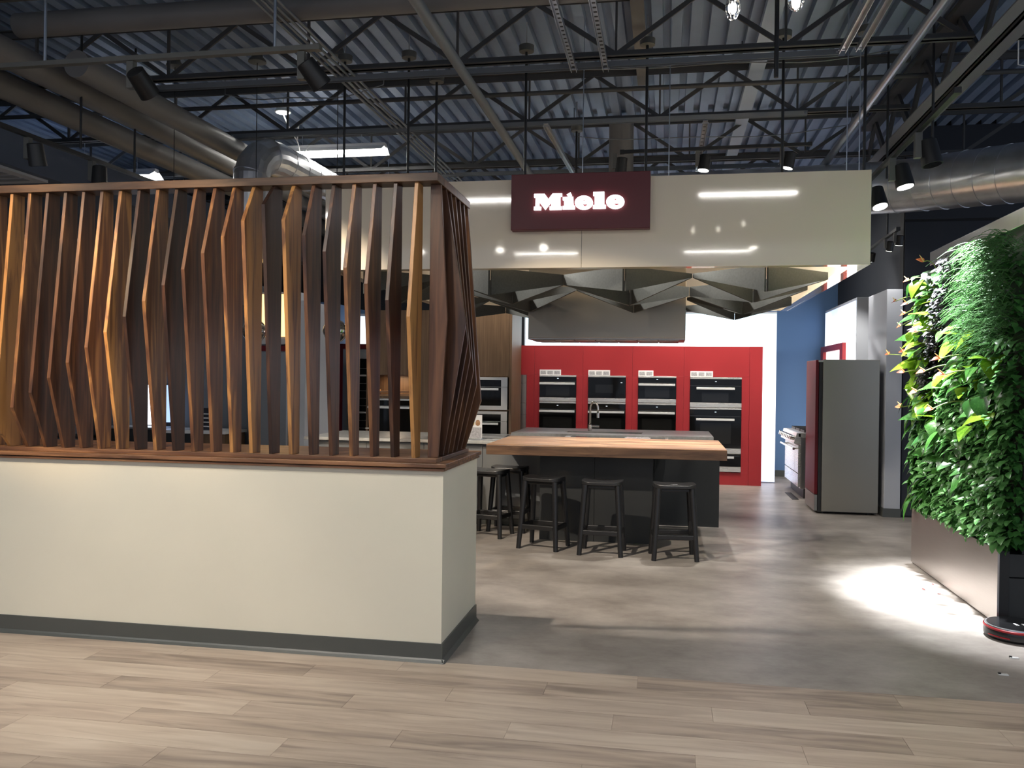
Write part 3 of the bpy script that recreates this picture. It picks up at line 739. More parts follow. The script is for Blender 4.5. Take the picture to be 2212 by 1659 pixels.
bx('cooktop_top', 'steel_h', 1.70, 2.40, 11.69, 12.97, .80, .855, rg, .004)
bx('oven_door', 'steel_h', 1.70, 1.729, 12.0, 12.96, .33, .69, rg, .003); bx('oven_door', 'steel_h', 1.70, 1.729, 11.70, 11.99, .33, .69, rg, .003)
bx('drawer', 'steel_h', 1.70, 1.729, 11.70, 12.96, .15, .32, rg, .003)
MB().tube((1.645, 11.72, .645), (1.645, 12.95, .645), .016, 12).tube((1.645, 11.8, .645), (1.70, 11.8, .645), .01).tube((1.645, 12.8, .645), (1.70, 12.8, .645), .01).build('handle', 'chrome', rg, smooth='auto')
for i in range(8): MB().tube((1.655, 11.78+i*.155, .785), (1.605, 11.78+i*.155, .795), .030, 14).build('knob', 'chrome', rg, smooth='auto')
for i in range(3):
    b = MB(); y0 = 11.75+i*.40
    for j in range(4): b.box(1.78, 2.36, y0+j*.11, y0+j*.11+.015, .872, .89)
    for x in (1.78, 2.06, 2.345): b.box(x, x+.015, y0, y0+.345, .855, .885)
    b.build('grate', 'black_metal', rg)
mat_ = bx('floor_vent', 'black_metal', 1.62, 1.70, 11.60, 12.3, 0.0, .006); tag(mat_, 'flat black grille on the floor in front of the range cooker', 'grille')

# ================================================================== LEFT BACKGROUND (seen between the slats)
cf = thing('column_refrigerator', 'stainless column refrigerator seen between the slats', 'refrigerator', (-4.95, 10.8, 0))
bx('door', 'steel_dark', -5.28, -4.70, 10.5, 10.54, .05, 1.82, cf, .004); bx('body', 'steel_dark', -5.28, -4.70, 10.545, 11.1, 0, 1.84, cf); bx('handle', 'chrome', -4.80, -4.775, 10.44, 10.46, .5, 1.5, cf)
bx('top_strip', 'red_dark', -5.28, -4.70, 10.5, 10.53, 1.83, 1.90, cf)
nb = thing('lit_alcove', 'warm glowing picture box above the column refrigerator', 'lightbox', (-4.95, 10.6, 1.92)); bx('casing', 'white_wall', -5.28, -4.70, 10.56, 11.1, 1.92, 2.60, nb); bx('face', 'warm_glow', -5.26, -4.70, 10.55, 10.56, 2.02, 2.57, nb)  # glowing face paints the warm light inside the recess
struct(bx('wall_return', 'white_wall', -4.69, -4.55, 10.45, 11.6, 0, 2.48), 'white wall return beside the column refrigerator')
struct(bx('wall_grey', 'grey_wall', -9.0, -5.3, 11.2, 11.3, 0, 2.75), 'blue-grey wall behind the left counter')
lc = thing('display_counter', 'small counter with white top and wooden front behind the slats', 'counter', (-6.1, 10.6, 0))
bx('top', 'card_white', -6.65, -5.62, 10.4, 11.0, .74, .78, lc, .003); bx('front', 'charcoal', -6.62, -6.0, 10.43, 10.98, 0, .74, lc); bx('front_panel', 'cab_wood', -5.99, -5.64, 10.43, 10.98, 0, .74, lc)
sgn = thing('counter_sign', 'small navy information board standing on the white counter', 'sign', (-5.97, 10.6, .78)); bx('board', 'print_navy', -6.1, -5.90, 10.6, 10.61, .78, 1.07, sgn)
for i in range(4): bx('print_mark', 'card_white', -6.06+.02*(i % 2), -5.95, 10.598, 10.6, .82+i*.055, .835+i*.055, sgn)
ds = thing('display_screen', 'tall glowing white and blue display panel behind the slats', 'display', (-7.2, 11.1, .78)); bx('white_half', 'screen_white', -7.35, -7.10, 11.12, 11.17, .80, 1.36, ds); bx('blue_half', 'screen_blue', -7.095, -6.72, 11.12, 11.17, .84, 1.36, ds); bx('frame', 'black_metal', -7.38, -6.70, 11.17, 11.19, .78, 1.38, ds)
wc = thing('wall_cabinet', 'dark sideboard under the glowing display panel', 'cabinet', (-7.2, 10.9, 0)); bx('body', 'charcoal', -8.2, -6.68, 10.75, 11.19, 0, .76, wc); bx('top', 'grey_front', -8.22, -6.66, 10.73, 11.195, .76, .785, wc)
sh = thing('open_shelving', 'black open shelving with small boxes at the far left', 'shelves', (-7.6, 9.8, 0))
for z in (.2, .45, .7, .95): bx('shelf', 'black_metal', -8.3, -7.1, 9.6, 10., z, z+.03, sh)
for x in (-8.3, -7.13): bx('upright', 'black_metal', x, x+.03, 9.6, 10., 0, .98, sh)
struct(bx('wall_column', 'white_wall', -7.9, -7.5, 10.2, 10.7, 0, 4.4), 'pale column behind the left end of the screen')
# globe pendants
def globe(x, y, z, lb):
    t = thing('globe_pendant', lb, 'pendant lamp', (x, y, 4.39), 'smoked glass globe pendants')
    MB().lathe([(.03, 0), (.045, -.02), (.05, -.05), (.055, -.055), (.075, -.075), (.08, -.095), (.02, -.1)], (x, y, 4.39)).build('canopy', 'track_grey', t, smooth='auto')
    MB().tube((x, y, 4.30), (x, y, z+.13), .004, 6).build('cord', 'black_metal', t)
    pr = [(.105*math.sin(a), -.105*math.cos(a)) for a in [math.pi*i/18 for i in range(1, 18)]]
    MB().lathe(pr, (x, y, z), 28).build('globe', 'glass_smoke', t, smooth=True)
    MB().lathe([(.107, -.012), (.109, 0), (.107, .012)], (x, y, z), 28, False).build('band', 'chrome', t, smooth=True)
    MB().tube((x, y, z+.10), (x, y, z+.14), .02, 12).build('cap', 'black_metal', t)
globe(-3.62, 7.2, 1.905, 'smoked glass globe pendant in front of the column refrigerator')
globe(-2.86, 7.2, 1.905, 'smoked glass globe pendant in front of the wine cooler')
globe(-4.42, 7.2, 1.905, 'smoked glass globe pendant furthest left, hidden by slats below its cord')
# soffit and ducts
sf = struct(bx('ceiling_soffit', 'soffit_paint', -8.5, -5.55, 5.6, 13, 3.28, 3.62), 'dropped blue-grey soffit at the far left')
gr = thing('ceiling_grille', 'white air grille on the underside of the soffit', 'grille', (-5.85, 6.8, 3.27)); bx('frame', 'white_wall', -6.3, -5.62, 6.2, 7.1, 3.255, 3.28, gr, .003)
for i in range(6): bx('slat', 'grey_wall', -6.2, -5.72, 6.28+i*.125, 6.36+i*.125, 3.250, 3.256, gr)
def duct(name, label, pts, r, mat, rings=0., n=24, cat='duct'):
    t = thing(name, label, cat, pts[0]); b = MB().path(pts, r, n); b.build('pipe', mat, t, smooth='auto', angle=50)
    if rings:
        for a, c in zip(pts[:-1], pts[1:]):
            a, c = Vector(a), Vector(c); L_ = (c-a).length; d = (c-a)/L_; q = rings*.5
            while q < L_:
                MB().tube(a+d*q, a+d*(q+.008), r+.004, n).build('seam_ring', mat, t, smooth='auto'); q += rings
    return t
duct('air_duct', 'dark grey round duct crossing the top of the picture', [(-4.62, 5.52, 4.0), (3.0, 5.52, 4.0)], .085, 'duct_paint')
duct('air_duct', 'grey round duct running back, highest of the three on the left', [(-4.26, 5.66, 3.76), (-4.26, 13, 3.76)], .10, 'duct_paint')
duct('air_duct', 'grey round duct running back, middle of the three on the left', [(-4.68, 4.2, 3.79), (-4.68, 13, 3.79)], .105, 'duct_paint')
duct('air_duct', 'grey round duct running back, lowest of the three on the left', [(-5.22, 4.2, 3.79), (-5.22, 13, 3.79)], .11, 'duct_paint')
EX = -3.965
el = [(EX, 7.8, 2.62), (EX, 7.8, 3.44), (EX+.01, 7.83, 3.53), (EX+.03, 7.91, 3.62), (EX+.05, 8.02, 3.67), (EX+.07, 8.14, 3.685), (-3.62, 12.5, 3.62)]
t = duct('spiral_duct', 'shiny galvanised duct with a segmented elbow rising behind the screen', el, .172, 'galv')
t.children[0].modifiers[0].split_angle = math.radians(8)
for a_, c_ in ((el[1], el[2]), (el[4], el[5])):
    d = (Vector(c_)-Vector(a_)).normalized(); MB().tube(Vector(a_)-d*.01, Vector(a_)+d*.012, .178, 24).build('seam_ring', 'galv', t, smooth='auto')
for i in range(9):
    p_ = Vector(el[5]).lerp(Vector(el[6]), .04+i*.06); d = (Vector(el[6])-Vector(el[5])).normalized(); MB().tube(p_-d*.006, p_+d*.006, .176, 24).build('seam_ring', 'galv', t, smooth='auto')
duct('flex_duct', 'shiny ribbed duct low at the far left behind the slats', [(-6.4, 6.3, 2.72), (-5.7, 11.1, 2.63)], .16, 'galv', .35)
duct('flex_duct', 'shiny ribbed duct beside the canopy behind the slats', [(-3.3, 8.6, 2.9), (-3.35, 13, 2.75)], .17, 'galv', .35)
t = bpy.data.objects['flex_duct.001']; MB().tube((-3.32, 10., 2.99), (-3.32, 10., 4.40), .006, 6).tube((-3.32, 12., 2.94), (-3.32, 12., 4.40), .006, 6).build('hanger', 'galv_pipe', t)
tag(bx('flat_duct', 'duct_pale', .70, .83, 5.3, 12.5, 4.30, 4.36), 'pale flat rectangular duct running back under the deck, right of centre', 'duct')
tag(bx('flat_duct', 'duct_paint', -.30, -.20, 4.5, 8.3, 4.30, 4.36), 'grey flat rectangular duct running back under the deck at top centre', 'duct')
for i, (x0, x1, y, z, sag) in enumerate(((-2.2, .6, 7.6, 4.28, .06), (-.6, 1.9, 7.5, 4.22, .05), (-4.2, -2.6, 7.7, 4.2, .08), (2.4, 4.6, 6.6, 3.75, .10), (-1.0, 1.8, 9.2, 4.1, .07))):
    pts = [(x0+(x1-x0)*j/12, y+.05*math.sin(j*.9), z-sag*(1-((j-6)/6)**2)) for j in range(13)]
    o = MB().path([(x0, y, 4.40)]+pts+[(x1, y, 4.40)], .005, 6).build('slack_cable', 'pipe_paint' if i != 3 else 'wire_white', smooth=True)
    tag(o, 'thin slack cable strung under the deck ' + ['left of the sign', 'right of the sign', 'above the disc lamp', 'at the far right', 'behind the canopy spotlights'][i], 'cable', 'slack ceiling cables')
duct('spiral_duct', 'large galvanised spiral duct entering at the right above the plants', [(3.9, 7.5, 3.30), (3.08, 8.3, 3.38), (2.36, 9.18, 3.48), (2.13, 9.35, 3.5), (1.7, 9.42, 3.5), (-.36, 9.62, 3.5)], .262, 'galv', .21, 32)
duct('hood_flue', 'dark vertical flue pipe rising from the hood to the roof', [(-.52, 9.63, 2.75), (-.52, 9.63, 4.38)], .135, 'duct_paint', 0)
duct('sprinkler_pipe', 'long sprinkler pipe running back left of the sign', [(-1.53, 3.5, 3.80), (-1.53, 13, 3.80)], .038, 'pipe_paint', 0, 12, 'pipe')
duct('sprinkler_pipe', 'bright sprinkler main running back at the right of the ceiling', [(1.61, 3.5, 3.80), (1.61, 12.5, 3.80)], .035, 'galv_pipe', 0, 12, 'pipe')
duct('sprinkler_pipe', 'thin pipe crossing below the second joist', [(-9, 8.02, 4.18), (6, 8.02, 4.18)], .022, 'steel_paint', 0, 10, 'pipe')
# unistrut channels and conduits
def strut(name, label, p, q, holes=0, mat='galv_pipe'):
    t = thing(name, label, 'channel', p); p = Vector(p); q = Vector(q); d = (q-p).normalized(); s = d.cross(Vector((0, 0, 1))).normalized()
    for sgn in (-1, 1): MB().bar(p+s*.02*sgn, q+s*.02*sgn, .004, .04).build('flange', mat, t)
    MB().bar(p+Vector((0, 0, .018)), q+Vector((0, 0, .018)), .04, .004).build('web', mat, t)
    L_ = (q-p).length
    for i in range(holes):
        c = p+d*(L_*(i+.5)/holes); MB().bar(c-s*.012+Vector((0, 0, .0155)), c+s*.012+Vector((0, 0, .0155)), .02, .002).build('slot', 'black_metal', t)
    for c in (p+d*.02, q-d*.02):
        MB().bar(c-s*.03, c+s*.03, .012, .01).build('end_clamp', 'galv', t)
    return t
strut('strut_channel', 'slotted steel channel at top centre, left of the pair', (-.72, 4.8, 3.86), (-.72, 6.58, 3.86), 26)
strut('strut_channel', 'slotted steel channel at top centre, right of the pair', (-.48, 4.8, 3.86), (-.48, 6.6, 3.86), 26)
strut('strut_channel', 'bright steel channel at upper right, left of the pair', (1.20, 5., 3.86), (1.20, 6.46, 3.86), 0, 'galv')
strut('strut_channel', 'bright steel channel at upper right, right of the pair', (1.31, 5., 3.86), (1.31, 6.45, 3.86), 0, 'galv')
strut('strut_channel', 'hanging channel left of the sign', (-1.12, 7.9, 3.84), (-1.05, 10.2, 3.84), 0, 'galv')
strut('strut_channel', 'hanging slotted channel behind the canopy spotlights', (.32, 8.0, 3.84), (.30, 10.4, 3.80), 20, 'galv')
for i, y in enumerate((6.60, 8.03, 9.88)):
    strut('cross_channel', 'long channel along the ' + ['first', 'second', 'third'][i] + ' joist over the canopy', (-4.3, y, 3.89), (1.2, y-.02, 3.89), 0, 'pipe_paint')
for i in range(4):
    duct('conduit', ['outermost left', 'second', 'third', 'innermost right'][i] + ' of the bundle of thin conduits running back above the screen', [(-2.62+.05*i, 4.5, 3.90), (-2.62+.05*i, 13, 3.90)], .010, 'pipe_paint', 0, 8, 'conduit')
# rods that hang the canopy, each with its ceiling cup
def rod(x, y, z0, lb, r=.011, cup=True, mat='black_metal', z1=4.2):
    t = thing('suspension_rod', lb, 'rod', (x, y, z0), 'rods and cables hanging from the roof')
    MB().tube((x, y, z0), (x, y, z1 if cup else 4.40), r, 8).build('rod', mat, t)
    if cup:
        MB().lathe([(.012, 0), (.06, .002), (.062, .05), (.035, .062), (.008, .065)], (x, y, z1-.03), 20).build('cup', 'track_grey', t, smooth='auto')
        MB().tube((x, y, z1+.03), (x, y, 4.40), .005, 6).build('hanger', 'galv', t)
cz = CZ1
for x, lb in ((-2.70, 'black rod hanging the left end of the canopy'), (-2.14, 'black rod right of the left canopy end'), (-1.15, 'black rod hanging the canopy left of the sign'), (-.18, 'black rod hanging the canopy right of the sign'), (.86, 'black rod hanging the canopy at its right half'), (1.46, 'black rod hanging the right end of the canopy')):
    rod(x, 6.95, cz, lb, z1=4.19)
rod(-1.90, 6.95, cz, 'black rod with cup above the corner of the wooden screen', z1=3.98)
rod(-.95, 9.0, 3.1, 'black rod with a pale disc behind the sign', z1=4.12)
rod(.65, 5.6, 3.4, 'tall black rod without cup at top centre right', .014, False)
for x, y, lb in ((-.68, 6.93, 'thin bright cable at the left edge of the sign'), (.0, 6.93, 'thin bright cable at the right edge of the sign'), (1.33, 6.93, 'thin bright cable near the right canopy end, left'), (1.42, 6.93, 'thin bright cable near the right canopy end, right')):
    rod(x, y, cz, lb, .004, False, 'galv_pipe')
for x, y, z, lb in ((-4.68, 7.0, 3.3, 'black rod carrying the left spotlight track, far'), (-4.62, 6.2, 3.3, 'black rod carrying the left spotlight track, near'), (1.93, 6.9, 3.29, 'black rod carrying the right spotlight track, near'), (1.87, 8.0, 3.29, 'black rod carrying the right spotlight track, far'), (2.4, 10.2, 3.14, 'black rod carrying the small spotlight track by the dark wall')):
    rod(x, y, z, lb, .010, False)
# tracks with spotlights
def track(label, p, q, w=.035, mat='black_metal'):
    t = thing('light_track', label, 'track', p, 'spotlight tracks'); MB().bar(p, q, w, .03).build('rail', mat, t); 
    for c in (p, q):
        d = (Vector(q)-Vector(p)).normalized()*.02; MB().bar(Vector(c)-d, Vector(c)+d, w+.006, .036).build('end_cap', mat, t)
    return t
def head(label, loc, aim, lit=True, watts=0, k=4000, deg=36, size=1., box=True):
    """track spotlight: adapter box under the rail, stem and a cylindrical head aimed at a point"""
    t = thing('track_spotlight', label, 'spotlight', loc, 'track spotlights')
    x, y, z = loc; s = size
    if box: bx('adapter', 'track_grey', x-.020*s, x+.020*s, y-.02*s, y+.02*s, z-.15*s, z-.003, t, .002)
    d = (Vector(aim)-Vector(loc)).normalized(); c = Vector((x, y, z-.12*s)) + Vector((.065*s, 0, 0))
    MB().tube((x, y, z-.10*s), c, .012*s, 8).build('stem', 'black_metal', t)
    MB().path([c-d*.075*s, c-d*.07*s, c+d*.075*s], [.042*s, .050*s, .058*s], 20).build('head', 'black_metal', t, smooth='auto')
    MB().path([c+d*.0755*s, c+d*.078*s], [.050*s, .050*s], 20).build('lens', 'lamp_lens' if lit else 'black_glass', t)
    if watts: spot('spot_lamp', c+d*.095*s, aim, watts, k, deg, .6, .035)
    return t
track('grey spotlight track high above the wooden screen', (-4.6, 5.0, 3.505), (-2.12, 5.0, 3.51), .045, 'track_grey')
for x, lb in ((-3.99, 'rod hanging the upper left track, left'), (-2.40, 'rod hanging the upper left track, right')): rod(x, 5.0, 3.52, lb, .010, False, 'galv_pipe')
head('black spotlight on the upper left track, above the ducts', (-3.37, 5.0, 3.49), (-2.7, 8.9, .4), False, 260, 4000, 50, 1.15)
head('black spotlight at the right end of the upper left track', (-2.22, 5.0, 3.49), (.1, 7.2, 0.), False, 380, 4000, 62, 1.15)
track('black spotlight track above the canopy', (-.45, 8.5, 3.73), (1.30, 8.5, 3.745))
head('lit spotlight above the canopy, behind the sign', (-.52, 8.5, 3.72), (-.85, 8.7, .9), True, 140, 5000, 46)
head('lit spotlight above the middle of the canopy', (.27, 8.5, 3.72), (-.1, 8.3, .9), True, 190, 5000, 48)
head('lit spotlight above the right of the canopy', (1.05, 8.5, 3.72), (.35, 8.6, .9), True, 140, 5000, 48)
track('black spotlight track at the right, above the plant wall', (1.70, 5.6, 3.27), (1.72, 8.5, 3.27))
for y, lb, tg, wt in ((6.45, 'nearest', (2.1, 6.2, 1.0), 560), (7.15, 'middle', (2.1, 6.85, 1.2), 1150), (7.95, 'furthest', (2.1, 7.2, .9), 400)):
    head('black spotlight over the plant wall, ' + lb + ' of the three', (1.71, y, 3.26), tg, lb != 'nearest', wt, 6500, 44, 1.2)
track('short black spotlight track by the dark wall', (2.36, 9.6, 3.12), (2.40, 11.2, 3.12))
for i, y in enumerate((9.75, 10.15, 11.0)): head('small lit spotlight by the dark wall, ' + ['nearest', 'middle', 'furthest'][i], (2.37, y, 3.11), ((2.2, 10.6, 0.), (2.1, 11.3, 0.), (2.0, 12.6, 0.))[i], True, (5, 18, 70)[i], 5000, 80, .7)
track('black spotlight track in front of the blue soffit at left', (-4.70, 5.3, 3.27), (-4.66, 7.3, 3.27))
head('black spotlight on the left track, nearer', (-4.70, 5.72, 3.26), (-4.75, 6.6, 0.), False, size=1.1)
head('lit spotlight on the left track, close above the screen rail', (-4.68, 6.42, 3.26), (-4.55, 6.2, 0.), True, 50, 4000, 60, 1.1)
# fluorescent fixtures
def fluor(label, x, y, z, L_=1.22, rot=0., lit=True):
    t = thing('strip_light', label, 'light fixture', (x, y, z), 'fluorescent strip fixtures')
    bx('channel', 'fixture_white', x-L_/2, x+L_/2, y-.04, y+.04, z, z+.05, t, .004)
    MB().prism([(y-.04, z+.02), (y-.15, z-.045), (y-.148, z-.05), (y-.04, z+.012)], 0, x-L_/2, x+L_/2).prism([(y+.04, z+.02), (y+.15, z-.045), (y+.148, z-.05), (y+.04, z+.012)], 0, x-L_/2, x+L_/2).build('reflector', 'fixture_white', t)
    MB().prism([(y-.10, z-.022), (y-.085, z-.036), (y, z-.042), (y+.085, z-.036), (y+.10, z-.022)], 0, x-L_/2+.01, x+L_/2-.01).build('diffuser', 'tube_light', t)
    for s in (-.35, .35): MB().tube((x+s, y, z+.05), (x+s, y, 4.40), .003, 6).build('hanger', 'galv_pipe', t)
    return t
fluor('bright fluorescent strip light above the wooden screen', -3.72, 9.2, 4.05, 1.26)
# led disc lamp
ld = thing('disc_lamp', 'small glowing disc lamp on a white cable above the screen', 'lamp', (-3.98, 8.5, 4.26)); MB().lathe([(.075, 0), (.085, .004), (.075, .03), (.045, .05), (.02, .06)], (-3.98, 8.5, 4.26), 22).build('shade', 'fixture_white', ld, smooth='auto'); MB().lathe([(.07, -.002), (.07, -.001)], (-3.98, 8.5, 4.26), 22).build('lens', 'tube_light', ld)
MB().tube((-3.98, 8.5, 4.31), (-3.98, 8.5, 4.40), .008, 8).build('stem', 'fixture_white', ld)
MB().path([(-3.98, 8.5, 4.25), (-3.95, 8.55, 4.15), (-3.9, 8.7, 4.0), (-3.95, 8.9, 3.9), (-3.9, 9.0, 4.05)], .006, 8).build('cable', 'wire_white', ld, smooth=True)
cb_ = MB().path([(-3.95, 8.6, 4.35), (-3.75, 8.5, 4.38), (-3.62, 8.5, 4.30), (-3.70, 8.5, 4.2), (-3.8, 8.5, 4.15), (-3.82, 8.5, 3.95)], .007, 8).build('loop_cable', 'wire_white', smooth=True); tag(cb_, 'pale loop of cable beside the glowing disc lamp', 'cable')
# crystal pendants at the upper right
for i, (x, zt_, lb) in enumerate(((.272, 3.12, 'clear teardrop crystal pendant at the top, leftmost of three'), (.545, 3.13, 'clear round crystal pendant at the top, middle of three'), (.815, 3.185, 'glowing crystal pendant at the top edge, rightmost of three'))):
    t = thing('crystal_pendant', lb, 'pendant', (x, 4.0, zt_), 'crystal pendants')
    rr_ = .033 if i != 1 else .037
    pr = [(rr_*math.sin(a)*(1 if a < 1.9 else .92), zt_*0 + (-.062 if i == 0 else -.045)*math.cos(a)+.062) for a in [math.pi*j/9 for j in range(1, 9)]]
    MB().lathe(pr, (x, 4.0, zt_), 9).build('crystal', 'glass_clear', t)
    MB().lathe([(.003, .03), (.012, .045), (.012, .065), (.003, .08)], (x, 4.0, zt_), 8).build('light', 'bulb_glow', t)
    MB().tube((x, 4.0, zt_+.12), (x, 4.0, 4.40), .002, 6).build('wire', 'galv_pipe', t)

# ------------------------------------------------------------------ store lights and added spots in front of and above the half wall (outside the frame, mirrored in the canopy)
fluor('fluorescent strip light mirrored in the canopy right of the sign', 1.0, 2.35, 3.95)
fluor('fluorescent strip light mirrored in the canopy left of the sign', -2.35, 2.35, 3.95)
fluor('fluorescent strip light far behind the camera, right', .9, -2.6, 3.95)
fluor('fluorescent strip light far behind the camera, left', -2.3, -2.6, 3.95)
fluor('fluorescent strip light at the left behind the camera', -5.6, 1.5, 3.95)
track('black spotlight track in front of the wooden screen, overhead', (-4.6, 2.3, 3.45), (1.4, 2.3, 3.45))
for i, (x, tg, wt, k, dg_) in enumerate(((-4.1, (-3.6, 4.4, 1.95), 240, 3000, 36), (-3.0, (-2.7, 4.4, 2.0), 170, 3000, 36), (-1.7, (-1.7, 4.4, 2.0), 60, 3500, 36), (-3.4, (-3.4, 4.0, .3), 75, 4000, 62), (-2.3, (-2.1, 4.3, .5), 70, 4000, 58), (1.0, (1.3, 3.2, 0.), 60, 4000, 80))):  # last pair: unseen spots added to brighten half wall and plank floor
    head('spotlight over the walkway outside the picture, ' + ['furthest left', 'third from left', 'furthest right', 'second from left', 'fourth from left', 'alone at the right'][i], (x, 2.3, 3.44), tg, True, wt, k, dg_, 1.1)
# washers hidden from view behind the canopy front
track('black spotlight track behind the canopy, washing the red ovens', (-2.0, 11.45, 3.6), (1.6, 11.45, 3.6))
for i, (x, tx, wt) in enumerate(((-1.5, -1.5, 36), (-.3, -.3, 56), (.55, .5, 84), (1.3, 1.5, 56))):
    head('spotlight washing the red oven wall, ' + ['first', 'second', 'third', 'fourth'][i] + ' from left', (x, 11.45, 3.59), (tx, 12.99, 1.35), True, wt, 4000, 62, 1.)
for x, lb in ((-1.9, 'left'), (1.5, 'right')): rod(x, 11.45, 3.61, 'rod hanging the hidden wash track behind the canopy, ' + lb, .008, False)
cn = 0
for x in (-2.5, -1.35, -.2, .62):
    for y in (7.62, 8.9, 10.5):
        if x == .62 and y > 8: continue
        nm = {-2.5: 'first', -1.35: 'second', -.2: 'third', .62: 'fourth'}[x] + ' beam from left, ' + {7.62: 'front', 8.9: 'middle', 10.5: 'back'}[y]
        head('small spotlight inside the canopy on the ' + nm, (x, y, 3.035), (x+1.5, y-.15, 2.25), True, 95 if y < 9 else 60, 5000, 76, .6)
fluor('fluorescent strip light behind the canopy over the right aisle', .95, 11.9, 3.8)  # out of view, added to brighten the kitchen and aisle
fluor('fluorescent strip light over the left kitchen behind the canopy', -2.2, 11.75, 3.72)  # also added out of view, lifts the left of the kitchen
fluor('fluorescent strip light over the far left counter', -6.6, 9.4, 3.9)
# ================================================================== PLANT WALL, ROBOT, SMALL THINGS
PX0, PX1, PY0, PY1 = 2.05, 2.62, 5.84, 7.76
pl = thing('planter', 'long brushed steel planter box under the plant wall', 'planter', (2.3, 6.8, 0))
bx('side_panel', 'planter_steel', PX0, PX0+.012, PY0, PY1, .012, .475, pl, .001)
bx('end_panel', 'charcoal', PX0+.07, PX1, PY0+.012, PY0+.03, .01, .30, pl, .001)
bx('end_panel', 'charcoal', PX0+.07, PX1, PY0+.012, PY0+.03, .308, .45, pl, .001)
bx('corner_trim', 'black_metal', PX0+.012, PX0+.07, PY0+.004, PY0+.03, .0, .47, pl, .002)
bx('end_panel', 'charcoal', PX0+.012, PX1, PY1-.02, PY1, 0, .47, pl)
bx('plinth', 'black_metal', PX0+.012, PX1, PY0+.03, PY1-.02, 0, .02, pl)
bx('soil', 'soil', PX0+.012, PX1, PY0+.03, PY1-.02, .02, .44, pl)
lw = thing('vertical_garden', 'lush vertical garden with anthuriums, trailing greens and fine grass-like foliage', 'plant wall', (2.3, 6.8, .44))
bx('frame', 'black_metal', 2.20, 2.60, PY0+.03, PY1-.03, .44, 2.50, lw)
bx('cap_trim', 'trim_steel', 2.17, 2.62, PY0-.05, PY1+.02, 2.50, 2.612, lw, .003)
# leaf meshes: base at origin, length along +Y, upper side +Z
def leaf_mesh(name, outline, fold=.25, curl=.35, mat='leaf_green', nseg=6):
    """outline: half-width as a function of t (0..1)"""
    v = []; f = []
    for i in range(nseg+1):
        t = i/nseg; w = outline(t); y = t; z = -curl*t*t
        v += [(-w, y, z+fold*w), (0, y, z), (w, y, z+fold*w)]
    for i in range(nseg):
        a = i*3
        f += [(a, a+1, a+4, a+3), (a+1, a+2, a+5, a+4)]
    me = bpy.data.meshes.new(name); me.from_pydata(v, [], f)
    for p in me.polygons: p.use_smooth = True
    me.materials.append(MATS[mat]); return me
heart = lambda t: .40*math.sqrt(max(0, 1-((t-.25)/.28)**2)) if t < .25 and False else .42*(math.sin(math.pi*min(1, t*.94+.06)**.62))
lance = lambda t: .20*math.sin(math.pi*(t**.75))
ovate = lambda t: .32*math.sin(math.pi*(t**.7))
M_lime = [leaf_mesh('leaf', heart, .25, c, 'leaf_lime') for c in (.15, .4)]
M_green = [leaf_mesh('leaf', heart, .2, c, 'leaf_green') for c in (.2, .45)]
M_lance = [leaf_mesh('leaf', lance, .3, c, 'leaf_green') for c in (.3, .6)]
M_deep = [leaf_mesh('leaf', ovate, .2, c, 'leaf_deep') for c in (.2, .5)]
def frame_at(pos, d, nrm, L_, wid=1.):
    d = Vector(d).normalized(); n = Vector(nrm); n = (n - d*n.dot(d)).normalized(); x = d.cross(n)
    m = Matrix((x*L_*wid, d*L_, n*L_)).transposed().to_4x4(); m.translation = pos; return m
WB = worldloc(lw)
def add_leaf(me, pos, d, nrm, L_, wid=1., name='leaf', parent=None):
    o = bpy.data.objects.new(name, me); COL.objects.link(o); o.parent = lw
    m = frame_at(Vector(pos)-WB, d, nrm, L_, wid); o.matrix_local = m
    return o, m
G = random.Random(5)
def surf(y, z, depth=0.): return Vector((2.2-depth, y, z))
def rdir(out=.7, down=.6, side=.7): return Vector((-out*(.5+G.random()*.8), (G.random()-.35)*2*side*-1, -down*(G.random()*1.3-.25)))
# region helpers: far edge is PY1 (left in view), near edge PY0
big = 0
# anthurium clumps: (y, z, spread_y, spread_z, leaves)
for cy, cz_, sy, sz, n, mats in ((7.45, 2.25, .22, .20, 30, (M_lime, M_green, M_green)), (7.48, 1.95, .2, .22, 28, (M_lime, M_green)), (7.50, 1.62, .2, .22, 26, (M_lime, M_lime, M_green)), (7.4, 1.32, .24, .16, 14, (M_lime, M_green)), (6.65, 1.70, .33, .24, 26, (M_lime, M_green, M_green)), (6.2, 1.45, .3, .25, 14, (M_green, M_lime)), (7.0, 1.15, .4, .2, 18, (M_green, M_deep))):
    for i in range(n):
        p = surf(cy+(G.random()-.5)*2*sy, cz_+(G.random()-.5)*2*sz, .06+G.random()*.14)
        d = rdir(.8, .9, .7); me = G.choice(G.choice(mats))
        add_leaf(me, p, d, (-.55, -.25, .8), .10+G.random()*.10, 1.); big += 1
# long drooping leaves along the far edge and lower half
for i in range(92):
    z = .55+G.random()*.95; y = PY1-.02-abs(G.gauss(0, .35)); 
    if y < PY0: continue
    p = surf(y, z, .05+G.random()*.12)
    d = Vector((-.5-G.random()*.5, .9*(G.random()-.1), -.35-.6*G.random()))
    add_leaf(G.choice(M_lance), p, d, (-.4, 0, .9), .13+G.random()*.11, 1.1); big += 1
for i in range(52):
    p = surf(PY0+.1+G.random()*1.7, .75+G.random()*.8, .06+G.random()*.1)
    add_leaf(G.choice(M_deep+M_green), p, rdir(.8, .8, .6), (-.6, -.3, .7), .08+G.random()*.07); big += 1
